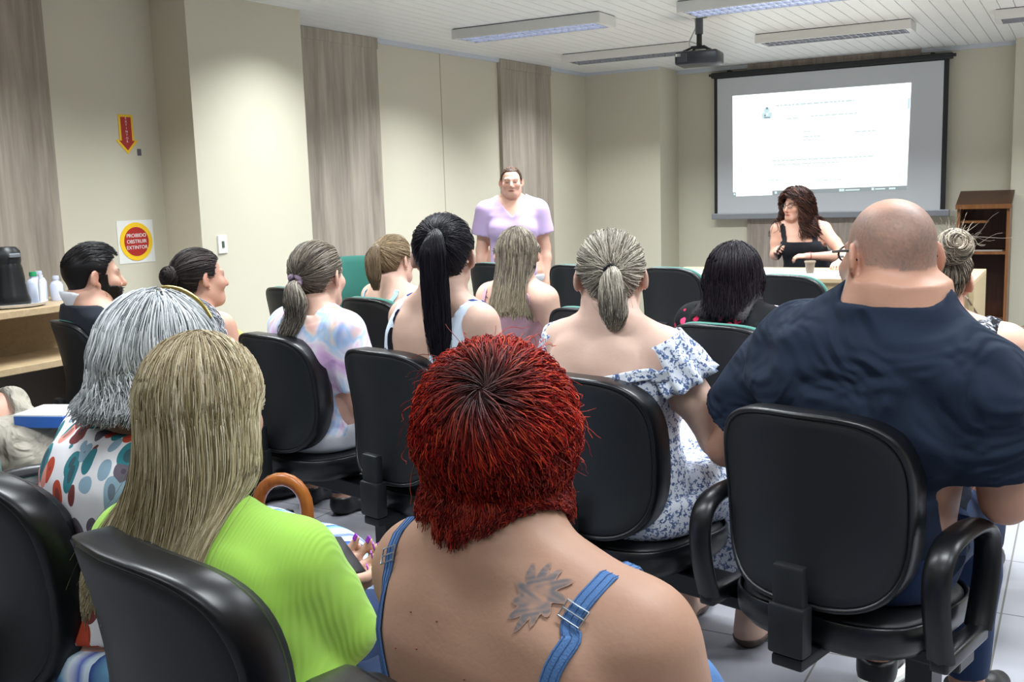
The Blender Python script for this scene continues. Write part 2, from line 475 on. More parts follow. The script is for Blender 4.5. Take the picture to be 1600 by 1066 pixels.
# projected page: a keystoned bright picture
qz = [(-3.20, 1.270), (-1.502, 1.288), (-1.482, 2.290), (-3.205, 2.290)]
def on_page(u, v):
    a = np.array(qz[0]) * (1 - u) + np.array(qz[1]) * u; b = np.array(qz[3]) * (1 - u) + np.array(qz[2]) * u
    p = a * (1 - v) + b * v; return p
def page_quad(mb, u0, v0, u1, v1, lift):
    c = [on_page(u0, v0), on_page(u1, v0), on_page(u1, v1), on_page(u0, v1)]
    mb.add([(p[0], YS - 0.003 - lift, p[1]) for p in c] + [(p[0], YS - 0.003, p[1]) for p in c], [(0, 1, 2, 3), (4, 7, 6, 5), (0, 4, 5, 1), (1, 5, 6, 2), (2, 6, 7, 3), (3, 7, 4, 0)])
page = MB(); page_quad(page, 0, 0.0, 1, 1, 0.001)
pg = page.build('projected_page', emissive('page_light', '#f7fffd', 1.35), scn)
m = MB(); page_quad(m, 0.24, 0.0, 1, 0.042, 0.0018); page_quad(m, 0, 0.0, 0.018, 0.042, 0.0018)
m.build('taskbar', emissive('page_bar', '#8f999b', 1.0), pg)
M_icon = emissive('page_icon', '#dff3f5', 0.95)
for u0, v0, u1, v1 in [(u, 0.010, u + 0.014, 0.034) for u in (0.255, 0.30, 0.335, 0.372, 0.41, 0.63, 0.645, 0.81)] + [(0.665, 0.014, 0.745, 0.026), (0.83, 0.014, 0.885, 0.026), (0.905, 0.012, 0.94, 0.028), (0.004, 0.012, 0.013, 0.032)]:
    m = MB(); page_quad(m, u0, v0, u1, v1, 0.0025); m.build('icon', M_icon, pg)
m = MB()
def page_disc(mb, u, v, r, lift, n=14):
    c = on_page(u, v); mb.add([(c[0] + r * math.cos(2 * math.pi * i / n), YS - 0.003 - lift, c[1] + r * math.sin(2 * math.pi * i / n)) for i in range(n)], [tuple(range(n))])
page_disc(m, 0.205, 0.835, 0.030, 0.002); page_disc(m, 0.19, 0.79, 0.026, 0.0021); page_disc(m, 0.225, 0.795, 0.022, 0.0022); page_quad(m, 0.178, 0.755, 0.235, 0.785, 0.002)
m.build('crest', emissive('page_crest', '#c9e4ea', 1.0), pg)
M_cd = emissive('page_crest_dark', '#8fa6b0', 0.8)
for a_ in ((0.207, 0.855, 0.013), (0.195, 0.785, 0.010)): m = MB(); page_disc(m, *a_, 0.003); m.build('crest_detail', M_cd, pg)
m = MB(); page_quad(m, 0.19, 0.758, 0.225, 0.77, 0.003); m.build('crest_base', M_cd, pg)
M_txt = emissive('page_text', '#cfe0e0', 0.95)
rng = random.Random(4)
for v, u0, u1, hgt in ((0.865, 0.26, 0.70, 0.016), (0.735, 0.32, 0.39, 0.012), (0.745, 0.46, 0.72, 0.012), (0.33, 0.24, 0.82, 0.012), (0.29, 0.25, 0.62, 0.010), (0.60, 0.42, 0.46, 0.01), (0.55, 0.42, 0.52, 0.012), (0.57, 0.71, 0.82, 0.012), (0.52, 0.42, 0.50, 0.01), (0.14, 0.22, 0.28, 0.01), (0.12, 0.50, 0.64, 0.01)):
    u = u0; m = MB()
    while u < u1:
        w = rng.uniform(0.012, 0.035); page_quad(m, u, v, min(u + w, u1), v + hgt, 0.002); u += w + 0.006
    m.build('text_line', M_txt, pg)
m = MB(); page_quad(m, 0.985, 0.76, 0.998, 0.86, 0.002); m.build('scroll_bar', emissive('page_scroll', '#cfe0ff', 1.0), pg)

# ---------------------------------------------------------------- speaker's table
TX0, TX1, TY0, TY1, TZ = -2.78, -0.585, 6.95, 7.85, 0.75
tb = thing('table', 'long pale wooden table with front panel below the screen', 'table', (0, 0, 0))
MB().box((TX0, TY0, TZ - 0.03), (TX1, TY1, TZ), bev=0.003).build('tabletop', M_maple, tb)
MB().box((TX0 + 0.03, TY0 + 0.03, 0.12), (TX1 - 0.03, TY0 + 0.048, TZ - 0.03)).build('front_panel', M_maple_v, tb)
for xx in (TX0, TX1 - 0.03): MB().box((xx, TY0 + 0.002, 0), (xx + 0.03, TY1 - 0.002, TZ - 0.03)).build('side_panel', M_maple_v, tb)

def sheet(name, label, x, y, w, d, rz, mat, z=TZ, cat='paper', grp=None):
    o = MB().box((-w / 2, -d / 2, 0), (w / 2, d / 2, 0.002)).build(name, mat)
    o.location = (x, y, z + 0.0005); o.rotation_euler = (0, 0, rz)
    return tag(o, label, cat, grp)
M_paper = plain('paper_white', '#eef0f0', 0.7)
sheet('paper_sheet', 'white papers at the left end of the table, left of the dark bob', -2.46, 7.35, 0.42, 0.30, 0.1, M_paper, grp='papers on the table')
sheet('paper_sheet', 'large white paper before the woman in the black top', -2.05, 7.38, 0.34, 0.55, -0.15, M_paper, grp='papers on the table')
sheet('paper_sheet', 'white paper lying under the small brown cup', -1.66, 7.36, 0.32, 0.26, 0.2, M_paper, grp='papers on the table')
sheet('paper_sheet', 'white paper near the right end of the table', -0.80, 7.58, 0.26, 0.20, 0.1, M_paper, grp='papers on the table')
cup = thing('cup', 'small brown cup standing on white paper on the table', 'cup', (-1.68, 7.33, TZ + 0.0025))
MB().lathe([(0.026, 0), (0.036, 0.085), (0.033, 0.085), (0.024, 0.006)], seg=20, caps=True).build('body', plain('cup_brown', '#5d5044', 0.5), cup, auto=40)
MB().lathe([(0.039, 0.075), (0.0395, 0.086), (0.036, 0.088), (0.033, 0.08)], seg=20, caps=False).build('rim', plain('cup_rim', '#7a6d5e', 0.5), cup, auto=40)
ph = MB().box((-0.04, -0.075, 0), (0.04, 0.075, 0.009), bev=0.004).build('phone', M_black); ph.location = (-1.36, 7.16, TZ + 0.0005); ph.rotation_euler = (0, 0, 1.2)
tag(ph, 'dark phone lying flat on the table beside the watch hand', 'phone')

# lectern against the pillar
lc = thing('lectern', 'dark brown wooden lectern with sloped top and open shelves', 'lectern', (-0.785, 10.14, 0))
for sgn in (-1, 1): MB().box((sgn * 0.2 - 0.012, -0.17, 0), (sgn * 0.2 + 0.012, 0.2, 1.13)).build('side_panel', M_walnut_edge, lc)
MB().box((-0.19, 0.17, 0.0), (0.19, 0.19, 1.12)).build('back_panel', M_walnut, lc)
mt = MB(); mt.add([(-0.225, -0.19, 1.115), (0.225, -0.19, 1.115), (0.225, 0.21, 1.235), (-0.225, 0.21, 1.235), (-0.225, -0.19, 1.145), (0.225, -0.19, 1.145), (0.225, 0.21, 1.265), (-0.225, 0.21, 1.265)], [(3, 2, 1, 0), (4, 5, 6, 7), (0, 1, 5, 4), (1, 2, 6, 5), (2, 3, 7, 6), (3, 0, 4, 7)])
mt.build('sloped_top', M_walnut, lc)
MB().box((-0.225, -0.195, 1.11), (0.225, -0.185, 1.15)).build('front_edge', M_walnut_edge, lc)
for zz in (0.72, 0.10): MB().box((-0.19, -0.16, zz - 0.012), (0.19, 0.17, zz + 0.012)).build('shelf', M_walnut_edge, lc)
MB().box((-0.19, -0.15, 0.985), (0.03, 0.05, 1.005)).build('small_shelf', M_walnut_edge, lc)
bk = sheet('paper_sheet', 'grey papers lying on the lectern shelf', 0, 0, 0.26, 0.16, 0.05, plain('paper_grey', '#a9a39c', 0.7), 0.732)
bk.location = (-0.76, 10.12, 0.7325)
cb = MB().tube([(TX1 - 0.09, TY0 + 0.02, 0.68), (TX1 - 0.03, TY0 - 0.05, 0.64), (TX1 + 0.02, TY0 + 0.1, 0.52), (-0.5, 7.6, 0.40), (-0.40, 8.6, 0.24), (-0.30, 9.6, 0.20), (-0.15, 10.38, 0.30), (-0.1, 10.42, 0.34)], 0.006, 6).build('cable', plain('cable_brown', '#5b4a3a', 0.5), smooth=True)
tag(cb, 'thin brown cable running from the table to the right pillar', 'cable')

# ---------------------------------------------------------------- counter along the recess
ct = thing('counter', 'pale wooden counter along the left wall with a lower shelf', 'counter', (0, 0, 0))
CX = -4.42
MB().box((-4.95, 1.3, 0.865), (CX, 3.72, 0.90), bev=0.003).build('worktop', M_maple, ct)
MB().box((-4.95, 1.3, 0.60), (CX + 0.02, 3.70, 0.635), bev=0.003).build('shelf', M_maple, ct)
MB().box((-4.95, 1.3, 0.635), (-4.80, 3.70, 0.865)).build('back_panel', M_maple_v, ct)
for yy in (1.3, 3.67): MB().box((-4.95, yy, 0), (CX - 0.05, yy + 0.03, 0.60)).build('support', plain('dark_brown_panel', '#3b342e', 0.6), ct)
MB().box((-4.93, 1.33, 0), (-4.86, 3.67, 0.60)).build('kick_panel', plain('kick_panel_brown', '#5a5148', 0.6), ct)  # one even brown over the panel under the shelf

def place(o, x, y, z, rz=0): o.location = (x, y, z); o.rotation_euler = (0, 0, rz); return o
CZ = 0.9005
M_bot = plain('bottle_plastic', '#c9cfe0', 0.35)
tr = MB().lathe([(0.13, 0.0), (0.155, 0.006), (0.165, 0.02), (0.158, 0.02), (0.13, 0.008)], seg=36).build('tray', plain('tray_white', '#dfe2e6', 0.4), auto=40)
tag(place(tr, -4.62, 3.20, CZ), 'round white tray on the counter under the black flask', 'tray')
fl = thing('vacuum_flask', 'tall black vacuum flask standing at the end of the counter', 'flask', (-4.62, 3.19, CZ + 0.009))
MB().lathe([(0.095, 0), (0.098, 0.02), (0.088, 0.05), (0.072, 0.18), (0.066, 0.205)], seg=30).build('body', plain('flask_black', '#0d0e10', 0.3), fl, auto=40)
MB().lathe([(0.067, 0.205), (0.07, 0.22), (0.068, 0.265), (0.05, 0.285), (0.0, 0.288)], seg=30, caps=False).build('lid', M_black, fl, auto=40)
MB().box((0.03, -0.03, 0.235), (0.076, 0.03, 0.255), bev=0.004).build('pump_button', plain('grey_metal', '#9aa0a8', 0.3, 0.7), fl)
MB().tube([(0, -0.065, 0.25), (0, -0.10, 0.21), (0, -0.105, 0.15), (0, -0.085, 0.08)], 0.01, 8).build('handle', M_black, fl, smooth=True)
def bottle(label, x, y, r, h, cap, capm, z=CZ):
    t = thing('bottle', label, 'bottle', (x, y, z), group='white bottles on the counter')
    MB().lathe([(r * 0.96, 0), (r, 0.01), (r, h * 0.72), (r * 0.75, h * 0.86), (r * 0.42, h * 0.92), (r * 0.42, h)], seg=24).build('body', M_bot, t, auto=40)
    MB().lathe([(r * 0.48, h), (r * 0.5, h + cap * 0.4), (r * 0.45, h + cap), (0, h + cap)], seg=18, caps=False).build('cap', capm, t, auto=40)
bottle('white bottle with green cap, tallest of the bottles on the counter', -4.62, 3.33, 0.036, 0.14, 0.022, plain('cap_green', '#2f9a63', 0.4))
bottle('white bottle with white cap right behind the slim white tube', -4.70, 3.42, 0.036, 0.14, 0.018, M_bot)
bottle('short white bottle nearest the pump bottle on the counter', -4.66, 3.49, 0.032, 0.11, 0.018, M_bot)
tu = thing('tube_bottle', 'slim white tube standing in front of the white bottles', 'bottle', (-4.52, 3.30, CZ))
MB().lathe([(0.016, 0), (0.016, 0.10), (0.013, 0.13)], seg=16).build('body', plain('tube_white', '#e4e6ea', 0.4), tu, auto=40)
MB().lathe([(0.011, 0.13), (0.011, 0.15), (0, 0.15)], seg=16, caps=False).build('cap', plain('cap_pale', '#cfd3d8', 0.4), tu, auto=40)
def clear_mat():
    t = NT('clear_gel'); t.set(srgb('#e3e2d8'), 0.15); t.put(t.b.inputs['Transmission Weight'], 0.75); t.put(t.b.inputs['IOR'], 1.25)
    return t.m
pb = thing('pump_bottle', 'clear gel bottle with black pump at the right of the counter', 'bottle', (-4.70, 3.60, CZ))
MB().lathe([(0.04, 0), (0.043, 0.01), (0.043, 0.10), (0.03, 0.13), (0.016, 0.14), (0.016, 0.15)], seg=24).build('body', clear_mat(), pb, auto=40)
m = MB(); m.lathe([(0.018, 0.15), (0.018, 0.168), (0.006, 0.17), (0.006, 0.19), (0.014, 0.192), (0.014, 0.205), (0, 0.205)], seg=16, caps=False); m.tube([(0, 0, 0.198), (0, -0.03, 0.198), (0, -0.042, 0.19)], 0.005, 8)
m.build('pump', M_black, pb, auto=40)

# ================================================================ chairs
def shell_mat():
    t = NT('chair_black'); v = t.obj(); n = t.noise(v, 4.0, 3.0).outputs[0]; n2 = t.noise(v, 300, 2.0).outputs[0]
    t.set(t.mix(n, srgb('#0f1114'), srgb('#14171b')), t.math('ADD', t.math('MULTIPLY', n, 0.15), 0.42), spec=0.4)
    t.bump(n2, 0.06, 0.001)
    return t.m
M_shell = shell_mat()
M_rim = plain('chair_rim', '#0d0e11', 0.33, spec=0.45)
def green_mat():
    t = NT('chair_green'); v = t.obj(); n = t.noise(v, 500, 2.0).outputs[0]
    t.set(t.mix(n, srgb('#24584f'), srgb('#347468')), 0.85, spec=0.2, Sheen_Weight=0.3); t.bump(n, 0.25, 0.001)
    return t.m
M_green = green_mat()

def outline(n, W, H, e, taper):
    t = np.linspace(0, 2 * np.pi, n, endpoint=False)
    c, s = np.cos(t), np.sin(t)
    x = W * np.sign(c) * np.abs(c) ** (2 / e); z = H * np.sign(s) * np.abs(s) ** (2 / e)
    return x * (1 + taper * z / H), z
def pad(rings, W, H, e, taper, shape, n=56):
    """rings of (scale, depth); shape(x, z, depth) -> point"""
    ox, oz = outline(n, W, H, e, taper)
    V = []; F = []
    V.append(shape(0, 0, rings[0][1]))
    for r, d in rings[1:-1]:
        for i in range(n): V.append(shape(ox[i] * r, oz[i] * r, d))
    V.append(shape(0, 0, rings[-1][1]))
    m = len(rings) - 2
    for i in range(n):
        j = (i + 1) % n
        F.append((0, 1 + j, 1 + i)); L = 1 + (m - 1) * n
        F.append((len(V) - 1, L + i, L + j))
        for k in range(m - 1):
            a = 1 + k * n
            F.append((a + i, a + j, a + n + j, a + n + i))
    return V, F
BW, BH, BZ = 0.2125, 0.208, 0.708
def back_pt(x, z, d):
    zz = BZ + z
    y = 0.035 - 0.13 * (z) + 0.05 * (x / BW) ** 2 - 0.05 * (z / BH) ** 2 * (1 if z < 0 else 0.3)
    return (x, y + d, zz)
SZ = 0.452
def seat_pt(x, z, d):
    return (x, 0.27 + z, SZ + d - 0.012 * (z / 0.22) * (1 if z > 0 else -0.3))
M_vinyl = plain('chair_black_vinyl', '#121417', 0.45)
def chair_parts(t, dark, top=0.0, pad_mat=None):
    """black-shelled visitor chair: rim deep and pad inset when dark, pad standing proud when not"""
    bp = (lambda x, z, d: (lambda p: (p[0], p[1], p[2] + top))(back_pt(x, z, d))) if top else back_pt
    deep = 0.05 if dark else 0.02
    rings = [(0, 0.0)] + [(r, 0.0) for r in (0.3, 0.6, 0.85)] + [(0.93, 0.001), (0.962, 0.006), (0.975, 0.012), (0.985, 0.018), (0.985, 0.018 + deep * 0.6), (0.6, 0.02 + deep * 0.6), (0, 0.02 + deep * 0.6)]
    mesh_obj('back_shell', *pad(rings, BW, BH, 3.6, 0.035, bp), M_shell, t)
    rr = [(0.95, 0.012), (0.958, 0.004), (0.985, 0.0), (1.01, 0.006), (1.015, 0.016), (1.012, 0.012 + deep), (0.99, 0.02 + deep), (0.95, 0.02 + deep)]
    n = 64; ox, oz = outline(n, BW, BH, 3.6, 0.035); V = []; F = []
    for r, d in rr:
        for i in range(n): V.append(bp(ox[i] * r, oz[i] * r, d))
    for k in range(len(rr)):
        for i in range(n):
            j = (i + 1) % n; k2 = (k + 1) % len(rr)
            F.append((k * n + i, k * n + j, k2 * n + j, k2 * n + i))
    mesh_obj('rim', V, F, M_rim, t)
    r1 = 0.955 if dark else 1.02
    d0 = 0.02 + deep * 0.6
    rings = [(0, d0), (0.5, d0), (r1 - 0.02, d0), (r1, d0 + 0.012), (r1 + 0.004, d0 + 0.024), (r1 - 0.03, d0 + 0.042), (0.8, d0 + 0.052), (0.4, d0 + 0.055), (0, d0 + 0.055)]
    mesh_obj('back_cushion', *pad(rings, BW, BH, 3.6, 0.035, bp), pad_mat or M_green, t)
    rings = [(0, -0.075), (0.4, -0.075), (0.7, -0.07), (0.9, -0.055), (0.985, -0.03), (1.0, 0.0), (0.995, 0.02), (0.975, 0.026), (0.955, 0.018), (0.95, -0.005), (0.5, -0.005), (0, -0.005)]
    mesh_obj('seat_shell', *pad(rings, 0.232, 0.225, 3.2, 0.02, seat_pt), M_rim, t)
    rings = [(0, -0.004), (0.5, -0.004), (0.93, -0.004), (0.948, 0.006), (0.94, 0.018), (0.90, 0.028), (0.7, 0.034), (0.3, 0.034), (0, 0.034)]
    mesh_obj('seat_cushion', *pad(rings, 0.232, 0.225, 3.2, 0.02, seat_pt), pad_mat or M_green, t)
    m = MB(); zt = top
    for w, y0 in ((0.036, 0.0),):
        m.box((-w, -0.028, 0.40), (w, 0.002, 0.60 + zt), bev=0.008)
        m.box((-w, -0.028, 0.375), (w, 0.30, 0.402), bev=0.006)
    m.box((-0.042, -0.036, 0.405), (0.042, 0.008, 0.515), bev=0.008)
    m.build('back_support', M_shell, t, auto=30)
def armrest(t, sx):
    P = []
    x0 = sx * 0.27
    loop = [(0.10, 0.43), (0.075, 0.50), (0.06, 0.58), (0.07, 0.635), (0.11, 0.665), (0.18, 0.672), (0.27, 0.668), (0.33, 0.645), (0.35, 0.60), (0.34, 0.53), (0.32, 0.47), (0.30, 0.43)]
    V = [(x0, y, z) for y, z in loop]
    # smooth by subdivision
    A = np.array(V)
    for _ in range(2): A = np.vstack([A[:1]] + [np.vstack([0.75 * A[i] + 0.25 * A[i + 1], 0.25 * A[i] + 0.75 * A[i + 1]]) for i in range(len(A) - 1)] + [A[-1:]])
    m = MB(); m.tube(A, 0.029, 12, 0.55, up=(1, 0, 0))
    m.box((x0 - 0.02 * (1 if sx > 0 else 1), 0.085, 0.405), (x0 + 0.02, 0.315, 0.44), bev=0.008)
    m.box((min(x0, sx * 0.15), 0.17, 0.385), (max(x0, sx * 0.15), 0.23, 0.405))
    return m.build('armrest', M_rim, t, auto=50)

PROTO = {}
def chair(x, y, yaw, label, dark, arms=(), top=0.0, green=False):
    key = (dark, top, green)
    rz = math.radians(yaw)
    t = thing('chair', label, 'chair', (x, y, 0), rz, 'black shell chairs in rows')
    if key not in PROTO:
        PROTO[key] = t
        chair_parts(t, dark, top, M_vinyl if dark and not green else None)
    else:
        for ch in list(PROTO[key].children):
            if ch.name.split('.')[0] != 'armrest':
                c = ch.copy(); COL.objects.link(c); c.parent = t
    for sx in arms: armrest(t, sx)
    return t
def seat_beam(label, p0, p1, legs_at):
    """steel beam that carries one row of chairs"""
    p0, p1 = np.array(p0, float), np.array(p1, float)
    L = np.linalg.norm(p1 - p0); a = math.atan2(p1[1] - p0[1], p1[0] - p0[0])
    t = thing('seat_beam', label, 'beam', (*p0, 0), a, 'steel beams under the chair rows')
    MB().box((-0.05, -0.045, 0.315), (L + 0.05, 0.045, 0.374), bev=0.006).build('beam', M_rim, t)
    for k in legs_at:
        g = MB(); g.box((k * L - 0.03, -0.03, 0.035), (k * L + 0.03, 0.03, 0.316)); g.box((k * L - 0.025, -0.24, 0.012), (k * L + 0.025, 0.24, 0.04), bev=0.008)
        g.tube([(k * L, -0.22, 0), (k * L, -0.22, 0.014)], 0.022, 12); g.tube([(k * L, 0.22, 0), (k * L, 0.22, 0.014)], 0.022, 12)
        g.build('leg', M_rim, t)
    return t
CY = -14.5
def rowpt(c, x, f=0.0):
    """point on a row line, moved f forward along the facing direction"""
    a = math.radians(-CY)
    return (x + f * math.sin(a), c - 0.26 * x + f * math.cos(a))
RA, RB_, RC, RD = 0.60, 2.0, 3.02, 4.9
CH = {}
def rc(key, row, x, label, dark, yaw=CY, **kw):
    p = rowpt(row, x); CH[key] = (p, yaw); return chair(p[0], p[1], yaw, label, dark, **kw)
CH['red'] = ((-0.52, 0.73), CY); chair(-0.55, 0.70, CY, 'black chair under the red-haired woman, at the bottom edge', True, top=-0.02)
CH['lime'] = ((-1.14, 0.88), CY); chair(-1.14, 0.88, CY, 'black chair behind the woman in the lime green blouse', True)
rc('white', RA, -1.78, 'black chair behind the white-haired woman, at the left edge', True)
p = (-2.80, 1.58); CH['arm'] = (p, CY); chair(p[0], p[1], CY, 'empty green-seated chair with black armrest at the left edge', True, arms=(1,), green=True)
p = rowpt(RA, -3.42, 0.30); CH['beige'] = (p, CY); chair(p[0], p[1], CY, 'chair carrying the person in beige trousers, left of the frame edge', True)
rc('man', RB_ - 0.07, -0.50, 'black chair with armrests holding the bald man', True, arms=(-1, 1))
rc('pony', RB_ - 0.02, -1.125, 'black chair behind the woman in the blue floral dress', True)
rc('mid', RB_ - 0.02, -1.88, 'black chair under the long black ponytail', True)
rc('tie', RB_, -2.51, 'black chair behind the tie-dye shirt', True)
rc('bun', RB_, -3.10, 'black chair of the woman with a dark bun', True, top=-0.1)
p = (-3.66, 2.72); CH['suit'] = (p, -20); chair(p[0], p[1], -20, 'green-topped black chair behind the man in the dark suit', False)
rc('messy', RC, -0.40, 'black chair of the woman with a messy bun', False)
rc('bob', RC, -1.09, 'green-topped black chair behind the dark bob', False)
rc('empty', RC + 0.03, -1.66, 'empty green-topped black chair before the grey ponytail', False, top=0.02)
rc('long', RC + 0.1, -2.33, 'low chair of the long-haired woman in the pink top', False, top=-0.13)
rc('small', RC, -2.93, 'green-topped black chair between the tie-dye shirt and the black ponytail', False)
rc('left', RC + 0.15, -3.74, 'empty black chair in front of the tie-dye shirt, nearest the left wall', False)
rc('d1', RD, -1.36, 'green-edged black chair right of the dark bob, in front of the table', False)
rc('d2', RD + 0.2, -2.14, 'green-edged black chair between the grey ponytail and the dark bob', False)
rc('d3', RD + 0.17, -2.84, 'green-edged black chair left of the grey ponytail, below the standing woman', False)
rc('d4', RD + 0.1, -3.50, 'green-edged black chair between the black ponytail and the long brown hair', False)
seat_beam('black steel beam under the nearest row of chairs', rowpt(RA, -1.95, 0.27), rowpt(RA, -0.45, 0.27), (0.12, 0.88))
seat_beam('black steel beam joining the chairs of the bald man and the floral dress', rowpt(RB_, -3.2, 0.27), rowpt(RB_, -0.30, 0.27), (0.03, 0.35, 0.72, 0.985))
seat_beam('black steel beam under the row with the dark bob', rowpt(RC, -2.95, 0.27), rowpt(RC, -0.30, 0.27), (0.1, 0.9))
seat_beam('black steel beam under the front row of empty chairs', rowpt(RD + 0.12, -3.60, 0.27), rowpt(RD + 0.12, -1.15, 0.27), (0.1, 0.9))
for k, nm in (('arm', 'empty armrest chair'), ('beige', 'chair of the beige trousers'), ('suit', 'chair of the man in the suit'), ('left', 'empty chair by the left wall')):
    (cx_, cy_), yw = CH[k]
    t = thing('chair_stand', 'black steel stand under the ' + nm, 'stand', (cx_, cy_, 0), math.radians(yw), 'steel stands under single chairs')
    g = MB(); g.box((-0.2, 0.23, 0.315), (0.2, 0.31, 0.374), bev=0.006); g.build('beam', M_rim, t)
    for sx in (-1, 1):
        g = MB(); g.box((sx * 0.16 - 0.025, 0.24, 0.0), (sx * 0.16 + 0.025, 0.30, 0.316)); g.box((sx * 0.16 - 0.025, 0.05, 0), (sx * 0.16 + 0.025, 0.49, 0.03), bev=0.008); g.build('leg', M_rim, t)

# green office chair by the left wall, facing the audience
oc = thing('office_chair', 'green office chair with armrests turned toward the audience by the wall', 'chair', (-4.5, 5.75, 0), math.radians(-128))
chair_parts(oc, False, 0.06)
for sx in (-1, 1): armrest(oc, sx)
g = MB(); g.tube([(0, 0.27, 0.10), (0, 0.27, 0.385)], 0.03, 14)
g.build('gas_lift', M_rim, oc, auto=40)
for i in range(5):
    a = 2 * math.pi * i / 5; g = MB(); e = (0.28 * math.cos(a), 0.27 + 0.28 * math.sin(a))
    g.tube([(0, 0.27, 0.11), (e[0], e[1], 0.075)], [0.03, 0.018], 10); w = g.build('base_arm', M_rim, oc, auto=40)
    MB().tube([(e[0] - 0.015, e[1], 0.028), (e[0] + 0.015, e[1], 0.028)], 0.028, 14).build('caster', M_black, w, auto=40)
# chair behind the speakers' table
oc2 = thing('chair', 'dark chair back showing at the right end of the table', 'chair', (-0.98, 8.62, 0), math.radians(180))
chair_parts(oc2, True, 0.02)
for c in oc2.children:
    if 'cushion' in c.name: c.data.materials[0] = plain('chair_dark_fabric', '#2a3038', 0.8)
g = MB()
for sx in (-1, 1):
    for yy in (0.1, 0.44): g.tube([(sx * 0.18, yy, 0), (sx * 0.15, yy, 0.385)], 0.014, 10)
g.build('frame', M_rim, oc2, auto=40)
oc3 = thing('chair', 'dark chair hidden behind the woman in the black top', 'chair', (-1.98, 8.85, 0), math.radians(180))
for ch in list(oc2.children):
    c = ch.copy(); COL.objects.link(c); c.parent = oc3; c.location.z -= 0.1
# ================================================================ signed-distance body builder
RNG = np.random.default_rng(7)

def smin(a, b, k):
    h = np.maximum(k - np.abs(a - b), 0) / k
    return np.minimum(a, b) - h * h * k * 0.25

class Sdf:
    def __init__(s): s.p = []
    def add(s, fn, lo, hi, k, g, cut=False):
        s.p.append((fn, np.array(lo, float), np.array(hi, float), k, g, cut)); return s
    def cone(s, a, b, ra, rb, k=0.02, g='T', flat=None):
        a, b = np.array(a, float), np.array(b, float); ab = b - a; L2 = ab @ ab + 1e-12
        r = max(ra, rb)
        def fn(P):
            q = P - a; t = np.clip((q @ ab) / L2, 0, 1)
            return np.linalg.norm(q - t[..., None] * ab, axis=-1) - (ra + t * (rb - ra))
        return s.add(fn, np.minimum(a, b) - r, np.maximum(a, b) + r, k, g)
    def ell(s, c, r, k=0.02, g='T', M=None, cut=False):
        c, r = np.array(c, float), np.array(r, float)
        R = np.eye(3) if M is None else np.array(M, float)     # columns: local axes
        e = np.abs(R) @ r
        def fn(P):
            q = (P - c) @ R; n0 = np.linalg.norm(q / r, axis=-1); n1 = np.linalg.norm(q / (r * r), axis=-1)
            return n0 * (n0 - 1) / (n1 + 1e-9)
        return s.add(fn, c - e, c + e, k, g, cut)
    def chain(s, pts, rs, k=0.02, g='T'):
        for i in range(len(pts) - 1): s.cone(pts[i], pts[i + 1], rs[i], rs[i + 1], k, g)
        return s
    def ev(s, P, groups=None, pad=0.06):
        sh = P.shape[:-1]; Q = P.reshape(-1, 3); D = np.full(len(Q), 1.0)
        for fn, lo, hi, k, g, cut in s.p:
            if groups and g not in groups: continue
            m = np.all((Q > lo - pad) & (Q < hi + pad), axis=1)
            if not m.any(): continue
            d = fn(Q[m])
            D[m] = -smin(-D[m], d, k) if cut else smin(D[m], d, k)
        return D.reshape(sh)
    def grid(s, lo, h, n, groups=None, pad=0.05):
        D = np.full(n, 1.0, np.float64)
        for fn, plo, phi, k, g, cut in s.p:
            if groups and g not in groups: continue
            i0 = np.maximum(np.floor((plo - pad - lo) / h).astype(int), 0); i1 = np.minimum(np.ceil((phi + pad - lo) / h).astype(int) + 1, n)
            if np.any(i1 <= i0): continue
            ax = [lo[j] + h * np.arange(i0[j], i1[j]) for j in range(3)]
            P = np.stack(np.meshgrid(*ax, indexing='ij'), -1)
            sl = tuple(slice(i0[j], i1[j]) for j in range(3))
            d = fn(P)
            D[sl] = -smin(-D[sl], d, k) if cut else smin(D[sl], d, k)
        return D
    def bounds(s, groups=None, pad=0.03):
        L = [p for p in s.p if (not groups or p[4] in groups) and not p[5]]
        return np.min([p[1] for p in L], 0) - pad, np.max([p[2] for p in L], 0) + pad

def grid_pts(lo, h, n):
    return np.stack(np.meshgrid(*[lo[j] + h * np.arange(n[j]) for j in range(3)], indexing='ij'), -1)

